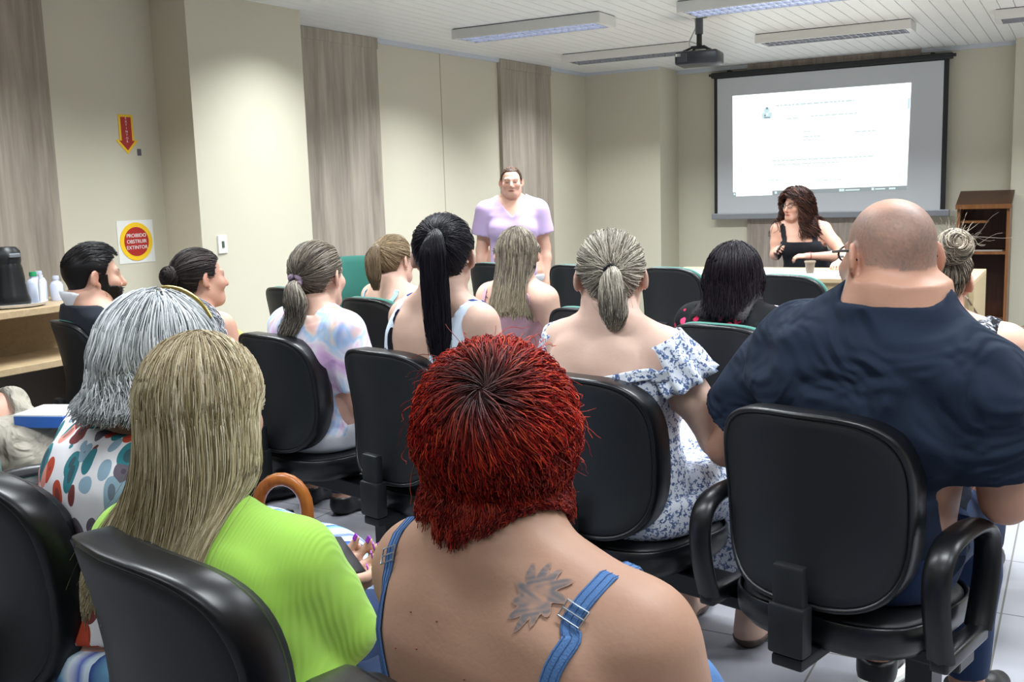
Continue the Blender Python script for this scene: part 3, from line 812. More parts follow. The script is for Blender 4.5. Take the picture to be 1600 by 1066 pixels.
_OFF = np.array([(i, j, k) for i in (0, 1) for j in (0, 1) for k in (0, 1)])
_EDG = [(a, b) for a in range(8) for b in range(a + 1, 8) if np.abs(_OFF[a] - _OFF[b]).sum() == 1]
def nets(D, lo, h, relax=1):
    """naive surface nets: field -> quads"""
    Sg = D < 0
    c = np.zeros(tuple(np.array(D.shape) - 1), np.uint8)
    for o in _OFF:
        c += Sg[o[0]:o[0] + c.shape[0], o[1]:o[1] + c.shape[1], o[2]:o[2] + c.shape[2]]
    mask = (c > 0) & (c < 8)
    idx = np.full(c.shape, -1, np.int64); I = np.argwhere(mask); idx[mask] = np.arange(len(I))
    if len(I) == 0: return np.zeros((0, 3)), np.zeros((0, 4), int)
    acc = np.zeros((len(I), 3)); cnt = np.zeros(len(I))
    val = np.stack([D[I[:, 0] + o[0], I[:, 1] + o[1], I[:, 2] + o[2]] for o in _OFF], 1)
    for a, b in _EDG:
        d0, d1 = val[:, a], val[:, b]; m = (d0 < 0) != (d1 < 0)
        t = (d0[m] / (d0[m] - d1[m]))[:, None]
        acc[m] += _OFF[a] + t * (_OFF[b] - _OFF[a]); cnt[m] += 1
    V = lo + h * (I + acc / cnt[:, None])
    Fs = []
    for ax in range(3):
        b1, b2 = (ax + 1) % 3, (ax + 2) % 3
        s0 = np.moveaxis(Sg, ax, 0); e = s0[:-1] != s0[1:]
        e = np.moveaxis(e, 0, ax)
        sl = [slice(None)] * 3; sl[b1] = slice(1, -1); sl[b2] = slice(1, -1)
        E = np.argwhere(e[tuple(sl)]); E[:, b1] += 1; E[:, b2] += 1
        if len(E) == 0: continue
        ins = Sg[E[:, 0], E[:, 1], E[:, 2]]
        q = []
        for d1, d2 in ((-1, -1), (0, -1), (0, 0), (-1, 0)):
            C = E.copy(); C[:, b1] += d1; C[:, b2] += d2
            q.append(idx[C[:, 0], C[:, 1], C[:, 2]])
        Q = np.stack(q, 1); Q[~ins] = Q[~ins][:, ::-1]
        Fs.append(Q)
    F = np.vstack(Fs); F = F[(F >= 0).all(1)]
    for _ in range(relax): V = laplace(V, F, 0.5)
    return V, F
def laplace(V, F, w=0.5, keep=None):
    A = np.zeros_like(V); n = np.zeros(len(V))
    for i in range(4):
        for j in (F[:, (i + 1) % 4], F[:, (i + 3) % 4]):
            np.add.at(A, F[:, i], V[j]); np.add.at(n, F[:, i], 1)
    n = np.maximum(n, 1)
    return V * (1 - w) + w * A / n[:, None]
def vnormals(V, F):
    N = np.zeros_like(V)
    fn = np.cross(V[F[:, 2]] - V[F[:, 0]], V[F[:, 3]] - V[F[:, 1]])
    for i in range(4): np.add.at(N, F[:, i], fn)
    return N / (np.linalg.norm(N, axis=1)[:, None] + 1e-12)
def mesh_field(fn_grid, lo, hi, h, relax=1):
    n = np.ceil((hi - lo) / h).astype(int) + 1
    return nets(fn_grid(lo, h, n), lo, h, relax)
def clean(V, F):
    u = np.unique(F); m = np.full(len(V), -1); m[u] = np.arange(len(u)); return V[u], m[F]

def lattice(P, scale, seed):
    """smooth pseudo-noise for folds, -1..1"""
    r = np.random.default_rng(seed); out = 0
    for i in range(5):
        k = r.normal(size=3); k /= np.linalg.norm(k); out = out + np.sin(P @ k * scale * (0.7 + 0.3 * i) + r.uniform(0, 6.3) + 1.5 * np.sin(P @ r.normal(size=3) * scale * 0.4))
    return out / 5

# ---------------------------------------------------------------- materials for people
def skin_mat():
    t = NT('skin'); a = t.n('ShaderNodeAttribute', attribute_name='Col')
    v = t.obj(); n1 = t.noise(v, 22, 4.0).outputs[0]; n2 = t.noise(v, 180, 2.0).outputs[0]
    t.set(t.mix(t.math('MULTIPLY', n1, 0.35), a.outputs[0], t.mix(0.5, a.outputs[0], srgb('#b86a52'), 'MULTIPLY')), 0.52, spec=0.35)
    t.put(t.b.inputs['Subsurface Weight'], 0.0)
    t.bump(t.math('ADD', n2, t.math('MULTIPLY', n1, 0.6)), 0.12, 0.002)
    return t.m
M_skin = skin_mat()
def hair_mat():
    t = NT('hair'); a = t.n('ShaderNodeAttribute', attribute_name='Col')
    t.set(a.outputs[0], 0.45, spec=0.22)
    return t.m
M_hair = hair_mat()
def cloth(name, color, rough=0.85, weave=900, strength=0.15, **kw):
    t = NT(name); v = t.obj(); n = t.noise(v, weave, 2.0).outputs[0]
    n2 = t.noise(v, 6.0, 3.0).outputs[0]
    c = srgb(color) if isinstance(color, str) else color
    t.set(t.mix(n2, tuple(x * 0.93 for x in c), tuple(min(1, x * 1.05) for x in c)), rough, spec=0.15, Sheen_Weight=0.05)
    t.bump(n, strength, 0.002)
    return t.m

# ---------------------------------------------------------------- the body itself
def rotm(yaw=0, pitch=0, roll=0):
    """columns = head axes; pitch + looks down, roll + tips to the right"""
    y, p, r = map(math.radians, (yaw, pitch, roll))
    Z = np.array([[math.cos(y), -math.sin(y), 0], [math.sin(y), math.cos(y), 0], [0, 0, 1]])
    X = np.array([[1, 0, 0], [0, math.cos(-p), -math.sin(-p)], [0, math.sin(-p), math.cos(-p)]])
    Y = np.array([[math.cos(r), 0, math.sin(r)], [0, 1, 0], [-math.sin(r), 0, math.cos(r)]])
    return Z @ X @ Y

FEM = [(-0.02, .10, .07, 0), (.03, .175, .125, 0), (.14, .192, .14, 0), (.28, .172, .125, 0), (.42, .150, .108, 0), (.55, .152, .106, 0), (.68, .163, .112, 0), (.79, .168, .108, 0), (.875, .150, .088, 0), (.94, .105, .068, 0), (1.0, .060, .056, 0), (1.08, .053, .053, 0)]
MAL = [(-0.02, .10, .07, 0), (.03, .17, .125, 0), (.14, .182, .14, 0), (.28, .175, .135, 0), (.42, .172, .13, 0), (.55, .178, .128, 0), (.68, .19, .128, 0), (.79, .195, .12, 0), (.875, .175, .098, 0), (.94, .108, .078, 0), (1.0, .075, .068, 0), (1.08, .066, .066, 0)]

class Person:
    def __init__(s, label, xy, yaw, head, hyaw=0, hpitch=0, hroll=0, hs=1.0, w=1.0, dp=1.0, male=False, seat=0.475, skin='#d9ab92', arms=None, legs='sit', group=None, knees=None, shoulder=1.0, bust=1.0, lean=0.0, neckw=1.0, neck=0.095, sht=0.85, tilt=0.0, hipw=1.0):
        s.root = thing('person', label, 'person', (xy[0], xy[1], 0), math.radians(yaw), group)
        s.yaw = yaw; s.w = w; s.dp = dp; s.hs = hs; s.male = male; s.seat = seat
        s.skin = np.array(srgb(skin)) if isinstance(skin, str) else np.array(skin)
        a = math.radians(yaw); c, n = math.cos(a), math.sin(a)
        s.W2L = lambda P: np.stack([c * (P[..., 0] - xy[0]) + n * (P[..., 1] - xy[1]), -n * (P[..., 0] - xy[0]) + c * (P[..., 1] - xy[1]), P[..., 2]], -1)
        s.H = s.W2L(np.array(head, float))
        s.R = rotm(hyaw - yaw, hpitch, hroll)
        s.f = Sdf()
        s.N = s.H + s.R @ (np.array([0, -0.035, -neck]) * hs)
        s.lean = lean; s.sht = sht; s.tilt = tilt; s.hipw = hipw
        s._torso(MAL if male else FEM, shoulder, bust, neckw)
        s._arms(arms or {})
        s._legs(legs, knees)
        s._head()
    def spine(s, t):
        """torso centre for t 0 (seat) .. 1 (neck base)"""
        t = np.asarray(t, float); tt = np.clip(t, 0, 1.2)
        x = s.N[0] * tt ** 1.1; y = s.N[1] * tt ** 1.6 - s.lean * np.sin(np.pi * np.clip(t, 0, 1)); z = s.seat + t * (s.N[2] - s.seat)
        return np.stack([x, y, z], -1)
    def tuv(s, P):
        t = (P[..., 2] - s.seat) / (s.N[2] - s.seat); c = s.spine(t)
        return t, P[..., 0] - c[..., 0], P[..., 1] - c[..., 1]
    def _torso(s, sec, sh, bust, neckw):
        A = np.array(sec); T = A[:, 0]; a = A[:, 1] * s.w; b = A[:, 2] * s.w * s.dp
        a = a * np.interp(T, [0.2, 0.5], [s.hipw, 1.0]); a = np.where(T >= 0.99, A[:, 1] * neckw * s.hs, a); b = np.where(T >= 0.99, A[:, 2] * neckw * s.hs, b)
        zs = s.N[2] - s.seat
        def fn(P):
            t, u, v = s.tuv(P)
            aa = np.interp(t, T, a); bb = np.interp(t, T, b)
            n = 2.4
            q = (np.abs(u / aa) ** n + np.abs(v / bb) ** n) ** (1 / n)
            d = (q - 1) * np.minimum(aa, bb) * 0.9
            return np.maximum(d, np.maximum(-(t + 0.0) * zs, (t - 1.06) * zs))
        X = s.spine(np.linspace(0, 1.06, 12)); m = a.max(); mb = b.max()
        s.f.add(fn, X.min(0) - (m, mb, 0.0), X.max(0) + (m, mb, 0.0), 0.02, 'T')
        s.sh = {}
        for sx in (-1, 1):
            S = s.spine(s.sht) + (sx * (0.185 if s.male else 0.165) * s.w * sh, 0.0, -sx * s.tilt)
            r = (0.062 if s.male else 0.052) * s.w
            s.sh[sx] = S
            s.f.cone(s.spine(0.945) + (sx * 0.05 * s.w, -0.012, 0.0), S + (0, 0, 0.005), 0.05 * s.w, r * 0.95, 0.05, 'T')
            if s.male: s.f.ell(s.spine(0.72) + (sx * 0.08 * s.w, -0.085 * s.w * s.dp, 0), (0.085 * s.w, 0.04, 0.10), 0.06, 'T')
            else:
                s.f.ell(s.spine(0.72) + (sx * 0.075 * s.w, -0.075 * s.w * s.dp, 0), (0.065 * s.w, 0.03, 0.08), 0.06, 'T')
                if bust: s.f.ell(s.spine(0.62) + (sx * 0.075 * s.w, 0.095 * s.w * s.dp, 0), (0.065 * s.w, 0.055 * bust, 0.06), 0.05, 'T')
        # neck
        s.f.cone(s.spine(0.96), s.H + s.R @ (np.array([0, -0.025, -0.03]) * s.hs), (0.064 if s.male else 0.052) * s.hs * neckw, (0.06 if s.male else 0.05) * s.hs * neckw, 0.04, 'N')
    def _arms(s, arms):
        s.arm = {}
        ml = 1.12 if s.male else 1.0
        for sx, key in ((-1, 'L'), (1, 'R')):
            S = s.sh[sx]
            e, wr, nd, curl = arms.get(key, (None, None, None, 0.6))[:4] if key in arms else (None, None, None, 0.6)
            if e is None:
                if s.seat > 0.6: e, wr = S + (sx * 0.05, -0.02, -0.28), S + (sx * 0.055, 0.06, -0.52)
                else: e, wr = S + (sx * 0.055 * s.w, 0.07, -0.27), np.array([sx * 0.12, S[1] + 0.30, s.seat + 0.175])
            e, wr = np.array(e, float), np.array(wr, float)
            r = s.w ** 0.7 * ml
            s.f.cone(S, S + 0.5 * (e - S), 0.052 * r, 0.047 * r, 0.035, 'A' + key); s.f.cone(S + 0.5 * (e - S), e, 0.047 * r, 0.038 * r, 0.02, 'A' + key)
            m = e + 0.3 * (wr - e)
            s.f.cone(e, m, 0.038 * r, 0.04 * r, 0.02, 'F' + key); s.f.cone(m, wr, 0.04 * r, 0.025 * ml, 0.02, 'F' + key)
            s.arm[key] = (S, e, wr)
            d = (wr - e) / np.linalg.norm(wr - e)
            if nd is None:
                hd = d * 0.7 + np.array([-sx * 0.45, 0.3, -0.35]); nrm = np.array([-sx * 0.35, 0.1, -0.9])
            else: hd, nrm = np.array(nd[0], float), np.array(nd[1], float)
            s._hand(sx, key, wr, hd, nrm, curl, ml)
    def _hand(s, sx, key, w, d, n, curl, sc):
        """palm, four unequal fingers with two bends, thumb from the side of the palm; n = palm normal"""
        d = d / np.linalg.norm(d); n = n - d * (n @ d); n = n / np.linalg.norm(n); side = np.cross(d, n) * sx     # side: towards the thumb
        g = 'H' + key; f = s.f; sc = 0.95 * sc
        s.hand = getattr(s, 'hand', {})
        P = lambda a, b, c: w + sc * (a * d + b * side + c * n)
        M = np.stack([d, side, n], 1)
        f.ell(P(0.045, 0, 0), (0.055 * sc, 0.040 * sc, 0.017 * sc), 0.012, g, M)
        f.cone(P(-0.02, 0, 0), P(0.02, 0.0, 0), 0.024 * sc, 0.020 * sc, 0.02, g)
        tips = []
        for i, (b, L) in enumerate(((0.029, 0.070), (0.010, 0.078), (-0.010, 0.073), (-0.028, 0.056))):
            a0 = P(0.083 - 0.004 * abs(i - 1), b, 0.0); ang = 0.25 * curl; pt = a0; L *= sc
            s.f.cone(P(0.05, b * 0.8, 0), a0, 0.011 * sc, 0.0095 * sc, 0.008, g)
            for q, (fr, dr) in enumerate(((0.45, 0.5), (0.31, 0.95), (0.24, 0.6))):
                ang += curl * dr
                nx = pt + fr * L * (math.cos(ang) * d + math.sin(ang) * n + 0.05 * (1.2 - i) * side)
                f.cone(pt, nx, (0.0092 - 0.0008 * q) * sc, (0.0086 - 0.0009 * q) * sc, 0.004, g); pt = nx
            tips.append((pt, math.cos(ang) * d + math.sin(ang) * n, -math.sin(ang) * d * -1 * -1 + 0 * n))
        t0, t1, t2, t3 = P(0.012, 0.020, 0.004), P(0.042, 0.047, 0.014), P(0.068, 0.056, 0.022 + 0.012 * curl), P(0.088, 0.052, 0.028 + 0.02 * curl)
        f.cone(t0, t1, 0.014 * sc, 0.0115 * sc, 0.012, g); f.cone(t1, t2, 0.011 * sc, 0.0095 * sc, 0.004, g); f.cone(t2, t3, 0.0095 * sc, 0.0075 * sc, 0.004, g)
        s.hand[key] = dict(c=w + 0.06 * sc * d, tips=tips, d=d, n=n, side=side, thumb=(t2, t3))
    def _legs(s, legs, knees):
        W = s.w; s.leg = {}
        for sx, key in ((-1, 'L'), (1, 'R')):
            if legs == 'stand':
                h, k, a = np.array([sx * 0.095 * W, 0, s.seat + 0.06]), np.array([sx * 0.10, 0.02, 0.46]), np.array([sx * 0.10, -0.02, 0.085])
            else:
                W = s.w * s.hipw; h = np.array([sx * 0.09 * W, 0.02, s.seat + 0.095])
                k, a = (knees[key] if knees else (np.array([sx * 0.12, 0.44, s.seat + 0.075]), np.array([sx * 0.12, 0.46, 0.09])))
                k, a = np.array(k, float), np.array(a, float)
            s.leg[key] = (h, k, a)
            s.f.cone(h, k, 0.088 * W, 0.06 * W ** 0.5, 0.03, 'L')
            m = k + 0.35 * (a - k)
            s.f.cone(k, m, 0.055 * W ** 0.5, 0.053 * W ** 0.5, 0.02, 'L'); s.f.cone(m, a, 0.053 * W ** 0.5, 0.036, 0.02, 'L')
            fd = np.array([sx * 0.15, 1.0, 0.0]); fd /= np.linalg.norm(fd)
            hd = a + (0, 0, -0.055); s.f.cone(hd - 0.02 * fd + (0, 0, 0.01), hd + 0.10 * fd, 0.034, 0.03, 0.03, 'S'); s.f.cone(hd + 0.10 * fd, hd + 0.17 * fd + (0, 0, -0.008), 0.03, 0.021, 0.02, 'S')
            s.f.cone(a, hd, 0.036, 0.036, 0.03, 'S')
    def hp(s, x, y, z): return s.H + s.R @ (np.array([x, y, z]) * s.hs)
    def _head(s):
        f, h, R = s.f, s.hs, s.R; hp = s.hp
        E = lambda c, r, k, cut=False, M=None: f.ell(hp(*c), np.array(r) * h, k * h, 'H', R if M is None else R @ M, cut)
        E((0, -0.014, 0.028), (.076, .096, .083), .02)
        E((0, 0.03, -0.035), (.060, .064, .075), .035)
        f.cone(hp(-0.018, 0.068, -0.093), hp(0.018, 0.068, -0.093), 0.021 * h, 0.021 * h, 0.03, 'H')
        for sx in (-1, 1):
            f.cone(hp(sx * 0.055, -0.005, -0.055), hp(sx * 0.022, 0.058, -0.09), 0.017 * h, 0.018 * h, 0.035, 'H')
            E((sx * 0.045, 0.062, -0.025), (.022, .022, .02), .03)
            E((sx * 0.031, 0.097, 0.004), (.019, .014, .012), .016, True)
            E((sx * 0.031, 0.076, 0.003), (.0155, .0135, .0135), .004)
            f.cone(hp(sx * 0.012, 0.084, 0.02), hp(sx * 0.045, 0.074, 0.022), 0.011 * h, 0.009 * h, 0.014, 'H')
            E((sx * 0.013, 0.093, -0.036), (.009, .010, .008), .008)
            # ear
            a = math.radians(30 * sx); M = np.array([[math.cos(a), -math.sin(a), 0], [math.sin(a), math.cos(a), 0], [0, 0, 1]])
            b = math.radians(-12); M2 = np.array([[1, 0, 0], [0, math.cos(b), -math.sin(b)], [0, math.sin(b), math.cos(b)]])
            for c_, r_, k_, cut_ in (((0.087, -0.022, -0.002), (.008, .020, .033), .010, False), ((0.095, -0.015, 0.002), (.006, .011, .021), .006, True), ((0.079, -0.006, -0.030), (.007, .009, .010), .008, False)):
                f.ell(hp(sx * c_[0], c_[1], c_[2]), np.array(r_) * h, k_ * h, 'E', R @ M @ M2, cut_)
        f.cone(hp(0, 0.086, 0.014), hp(0, 0.113, -0.031), 0.0085 * h, 0.0125 * h, 0.014, 'H')
        E((0, 0.088, -0.062), (.024, .011, .007), .006)
        E((0, 0.086, -0.073), (.021, .011, .008), .006)
        E((0, 0.1, -0.0675), (.021, .011, .0022), .003, True)
    # ---- meshing
    def paint_head(s, Q, C, o):
        """Q head-local points; o: options"""
        x, y, z = Q[:, 0], Q[:, 1], Q[:, 2]
        def blend(m, c): C[:] = C * (1 - m[:, None]) + np.array(c) * m[:, None]
        g = lambda cx, cy, cz, r: np.exp(-(((np.abs(x) - cx) / r[0]) ** 2 + ((y - cy) / r[1]) ** 2 + ((z - cz) / r[2]) ** 2))
        red = s.skin * np.array([1.0, 0.62, 0.58])
        blend(0.5 * g(0.042, 0.075, -0.03, (.022, .03, .02)), red); blend(0.5 * g(0, 0.105, -0.03, (.014, .02, .014)), red)
        blend(0.55 * g(0.086, -0.012, 0.0, (.012, .03, .035)), red)
        blend(np.clip(1.5 * g(0, 0.095, -0.067, (.021, .02, .0085)), 0, 0.85), np.array(o.get('lips', s.skin * np.array([0.75, 0.38, 0.38]))))
        blend(np.clip(1.3 * g(0, 0.095, -0.0675, (.018, .02, .0022)), 0, 0.8), s.skin * 0.25)
        if 'brow' in o: blend(np.clip(1.7 * g(0.032, 0.085, 0.027, (.02, .02, .0045)), 0, 0.85), o['brow'])
        if not o.get('lid'):
            e = (np.abs(np.abs(x) - 0.031) / 0.0125) ** 2 + ((z - 0.002) / 0.0052) ** 2; ok = (y > 0.06) & (e < 1); C[ok] = srgb('#d9d4cf')
            e = (np.abs(np.abs(x) - 0.031) / 0.0052) ** 2 + ((z - 0.002) / 0.0056) ** 2; C[(y > 0.06) & (e < 1)] = srgb('#2d201a')
        if o.get('lid'): blend(np.clip(1.2 * g(0.031, 0.09, -0.003, (.015, .016, .003)), 0, 0.9), np.array(srgb('#3a2a24')))
        if 'scalp' in o: o['scalp'](Q, C)
    def no_ears(s): s.f.p = [q for q in s.f.p if q[4] != 'E']      # ears lie wholly under the hair
    def skin_mesh(s, h=0.010, hh=0.0055, opts=None, groups=None, hands=(), feet=True, after=None):
        """one continuous body mesh: coarse field for the trunk, finer for head and hands"""
        f = s.f; opts = opts or {}
        lo, hi = f.bounds(None); Vs, Fs, n = [], [], 0
        boxes = []
        c = s.hp(0, 0, 0); r = 0.155 * s.hs; boxes.append((c - (r, r, 0.135 * s.hs), c + (r, r, r), hh))
        for k in ('L', 'R'):
            c = s.hand[k]['c']; boxes.append((c - 0.125, c + 0.125, 0.0042 if k in hands else 0.0065))
        def put(V, F):
            nonlocal n
            Vs.append(V); Fs.append(F + n); n += len(V)
        V, F = mesh_field(lambda l, hx, m: f.grid(l, hx, m), lo, hi, h)
        ctr = V[F].mean(1); keep = np.ones(len(F), bool)
        for bl, bh, _ in boxes: keep &= ~np.all((ctr > bl + 1.2 * h) & (ctr < bh - 1.2 * h), axis=1)
        put(*clean(V, F[keep]))
        for bl, bh, hx in boxes: put(*mesh_field(lambda l, q, m: f.grid(l, q, m), bl, bh, hx))
        V = np.vstack(Vs); F = np.vstack(Fs)
        C = np.tile(s.skin, (len(V), 1))
        Q = ((V - s.H) @ s.R) / s.hs
        m = np.all(np.abs(Q) < 0.2, axis=1)
        Cm = C[m]; s.paint_head(Q[m], Cm, opts); C[m] = Cm
        if after: after(V, C)
        o = mesh_obj('body', V, F, M_skin, s.root, np.clip(C, 0, 1))
        return o
    def cloth_mesh(s, name, mat, groups, region, t=0.008, h=0.009, extra=None, folds=0.0, fscale=22, seed=1, relax=2, parent=None, lo=None, hi=None, label=None, shade=None):
        """offset of the body, kept where region(P) < 0; extra = further Sdf joined in"""
        f = Sdf(); f.p = [p for p in s.f.p if p[4] in groups] + (extra.p if extra else [])
        l0, h0 = f.bounds(None, 0.045)
        if lo is not None: l0 = np.maximum(l0, lo)
        if hi is not None: h0 = np.minimum(h0, hi)
        def fld(l, hx, m):
            D = f.grid(l, hx, m, pad=0.06); P = grid_pts(l, hx, m)
            tt = t
            if folds: tt = t + folds * np.where(np.abs(D) < 0.05, lattice(P, fscale, seed), 0)
            return np.maximum(D - tt, region(P))
        V, F = mesh_field(fld, l0, h0, h, relax)
        o = mesh_obj(name, V, F, mat, parent or s.root)
        if label: o['label'] = label
        return o
    def push_out(s, P, margin, groups=None, it=2):
        """move points out of the body"""
        for _ in range(it):
            d = s.f.ev(P, groups); m = d < margin
            if not m.any(): break
            q = P[m]; e = 0.004; gr = np.stack([s.f.ev(q + np.eye(3)[i] * e, groups) - s.f.ev(q - np.eye(3)[i] * e, groups) for i in range(3)], -1)
            gr /= np.linalg.norm(gr, axis=-1)[..., None] + 1e-9
            P[m] = q + gr * (margin - d[m])[..., None]
        return P
    def band(s, name, pts, width, thick, mat, margin=0.002, n=40, parent=None, groups=('T', 'AL', 'AR', 'N'), label=None):
        """flat strap laid on the body along control points"""
        P = np.array(pts, float)
        t = np.linspace(0, len(P) - 1, n); i = np.minimum(t.astype(int), len(P) - 2); fr = (t - i)[:, None]
        Q = P[i] * (1 - fr) + P[i + 1] * fr
        for _ in range(4): Q[1:-1] = 0.25 * Q[:-2] + 0.5 * Q[1:-1] + 0.25 * Q[2:]
        for _ in range(3):
            d = s.f.ev(Q, groups); e = 0.004
            gr = np.stack([s.f.ev(Q + np.eye(3)[k] * e, groups) - s.f.ev(Q - np.eye(3)[k] * e, groups) for k in range(3)], -1); gr /= np.linalg.norm(gr, axis=-1)[..., None] + 1e-9
            Q = Q + gr * (margin - d)[..., None]
        T = np.gradient(Q, axis=0); T /= np.linalg.norm(T, axis=1)[:, None]
        B = np.cross(T, gr); B /= np.linalg.norm(B, axis=1)[:, None]
        sec = [(-0.5, 0), (-0.5, 0.7), (-0.42, 1), (-0.3, 1.0), (0, 0.9), (0.3, 1.0), (0.42, 1), (0.5, 0.7), (0.5, 0)]
        V = np.stack([Q + B * a * width + gr * b * thick for a, b in sec], 1).reshape(-1, 3); k = len(sec); F = []
        for i in range(n - 1):
            for j in range(k): F.append((i * k + j, i * k + (j + 1) % k, (i + 1) * k + (j + 1) % k, (i + 1) * k + j))
        o = mesh_obj(name, V, F, mat, parent or s.root)
        if label: o['label'] = label
        return o, Q, T, gr, B

# ---------------------------------------------------------------- hair
SK_C = np.array([0, -0.014, 0.028]); SK_R = np.array([.076, .096, .083])
def hairline(u, back=-1.25, side=-0.10, front=0.52):
    """lowest z (in skull radii) of the hairy scalp toward u: forehead, sideburn, ear, nape"""
    a = np.degrees(np.abs(np.arctan2(u[..., 0], u[..., 1])))
    return np.interp(a, [0, 42, 60, 70, 79, 101, 113, 132, 180], [front, front - 0.03, front * 0.5, side - 0.2, side, side, -0.75, 0.6 * back - 0.35, back])
def scalp_dirs(n, rng, **kw):
    out = []
    while len(out) < n:
        u = rng.normal(size=(n * 3, 3)); u /= np.linalg.norm(u, axis=1)[:, None]
        u = u[u[:, 2] > np.minimum(hairline(u, **kw), 0.9)]; u = u[(u[:, 2] > -0.965)]; out = u if len(out) == 0 else np.vstack([out, u])
    return out[:n]
def slerp(a, b, t):
    b = b / np.linalg.norm(b, axis=-1, keepdims=True)
    d = np.clip((a * b).sum(-1, keepdims=True), -0.97, 1); th = np.arccos(d); s = np.sin(th) + 1e-6
    r = (np.sin((1 - t) * th) * a + np.sin(t * th) * b) / s
    return r / np.linalg.norm(r, axis=-1, keepdims=True)
def strand_mesh(paths, r0, r1, cols):
    """paths (n,m,3); 3-sided tapering tubes; cols (n,m,3)"""
    n, m, _ = paths.shape
    T = np.gradient(paths, axis=1); T /= np.linalg.norm(T, axis=2, keepdims=True) + 1e-9
    ref = np.where(np.abs(T[..., 2:3]) > 0.9, np.array([1.0, 0, 0]), np.array([0, 0, 1.0]))
    A = np.cross(T, ref); A /= np.linalg.norm(A, axis=2, keepdims=True) + 1e-9; B = np.cross(T, A)
    R = np.linspace(0, 1, m)[None, :, None]; R = r0 * (1 - R) + r1 * R
    V = np.stack([paths + R * (math.cos(q) * A + math.sin(q) * B) for q in (0, 2.094, 4.189)], 2).reshape(-1, 3)
    base = (np.arange(n) * m)[:, None] + np.arange(m - 1)[None, :]
    F = []
    for k in range(3):
        l = (k + 1) % 3
        F.append(np.stack([base * 3 + k, base * 3 + l, (base + 1) * 3 + l, (base + 1) * 3 + k], -1).reshape(-1, 4))
    return V, np.vstack(F), np.repeat(cols.reshape(-1, 3), 3, axis=0)
def hair_obj(s, parts, name='hair', parent=None, label=None):
    Vs, Fs, Cs, n = [], [], [], 0
    for V, F, C in parts:
        Vs.append(V); Fs.append(F + n); Cs.append(C if C.shape == V.shape else np.tile(C, (len(V), 1))); n += len(V)
    o = mesh_obj(name, np.vstack(Vs), np.vstack(Fs), M_hair, parent or s.root, np.clip(np.vstack(Cs), 0, 1))
    if label: o['label'] = label
    return o
def tone(rng, n, m, base, var=0.18, root=None, tip=None, streak=None):
    """per-strand colours (n,m,3)"""
    base = np.array([srgb(b) for b in base]) if isinstance(base, (list, tuple)) else np.array([srgb(base)])
    pick = base[rng.integers(0, len(base), n)]
    c = pick[:, None, :] * (1 + var * rng.normal(size=(n, 1, 1)) * 0.6)
    c = np.repeat(c, m, axis=1)
    t = np.linspace(0, 1, m)[None, :, None]
    if root is not None: k = np.clip(1 - t / root[1], 0, 1) * root[2]; c = c * (1 - k) + np.array(srgb(root[0])) * k
    if tip is not None: k = np.clip((t - 1 + tip[1]) / tip[1], 0, 1) * tip[2]; c = c * (1 - k) + np.array(srgb(tip[0])) * k
    return np.clip(c, 0.002, 1)
def cap_mesh(s, col, off=0.006, h=0.006, extra=None, **kw):
    """solid scalp layer under the strands; extra = Sdf in person space"""
    hs = s.hs; r = 0.15 * hs
    lo, hi = s.H - r, s.H + r
    if extra:
        l2, h2 = extra.bounds(None, 0.02); lo, hi = np.minimum(lo, l2), np.maximum(hi, h2)
    def fld(l, hx, m):
        P = grid_pts(l, hx, m); Q = ((P - s.H) @ s.R) / hs
        q = (Q - SK_C) / SK_R; n0 = np.linalg.norm(q, axis=-1); n1 = np.linalg.norm((Q - SK_C) / SK_R ** 2, axis=-1)
        d = np.minimum(n0 * (n0 - 1) / (n1 + 1e-9) * hs, s.f.grid(l, hx, m, ('H', 'N')) + 0.002)
        reg = (hairline(q, **kw) - q[..., 2]) * SK_R[2] * hs
        D = np.maximum(d - off, reg * 0.8)
        if extra: D = smin(D, extra.grid(l, hx, m), 0.02)
        return D
    V, F = mesh_field(fld, lo, hi, h, 2)
    return V, F, np.tile(np.array(srgb(col)) if isinstance(col, str) else np.array(col), (len(V), 1))
def on_skull(s, u, off):
    """direction(s) u, offset in metres -> person space"""
    q = SK_C + SK_R * u * (1 + np.asarray(off)[..., None] / 0.085)
    return s.H + (q * s.hs) @ s.R.T
def clumped(paths, rng, groups, amount, grow=1.0):
    """pull strands toward shared guides, more at the tips"""
    n, m, _ = paths.shape
    g = rng.integers(0, groups, n); t = np.linspace(0, 1, m)[None, :, None] ** grow
    ref = paths[:, m // 2]
    seeds = ref[rng.permutation(n)[:groups]]
    for i in range(0, n, 2000):
        d = ((ref[i:i + 2000, None] - seeds[None]) ** 2).sum(-1); g[i:i + 2000] = d.argmin(1)
    mean = np.zeros((groups, m, 3)); cnt = np.zeros(groups)
    np.add.at(mean, g, paths); np.add.at(cnt, g, 1); mean /= np.maximum(cnt, 1)[:, None, None]
    return paths + (mean[g] - paths) * t * amount
def jitter(paths, rng, amp, waves=2.0):
    n, m, _ = paths.shape; t = np.linspace(0, 1, m)
    ph = rng.uniform(0, 6.3, (n, 1, 3)); fr = waves * rng.uniform(0.6, 1.4, (n, 1, 3))
    return paths + amp * np.sin(ph + 6.3 * fr * t[None, :, None]) * t[None, :, None]
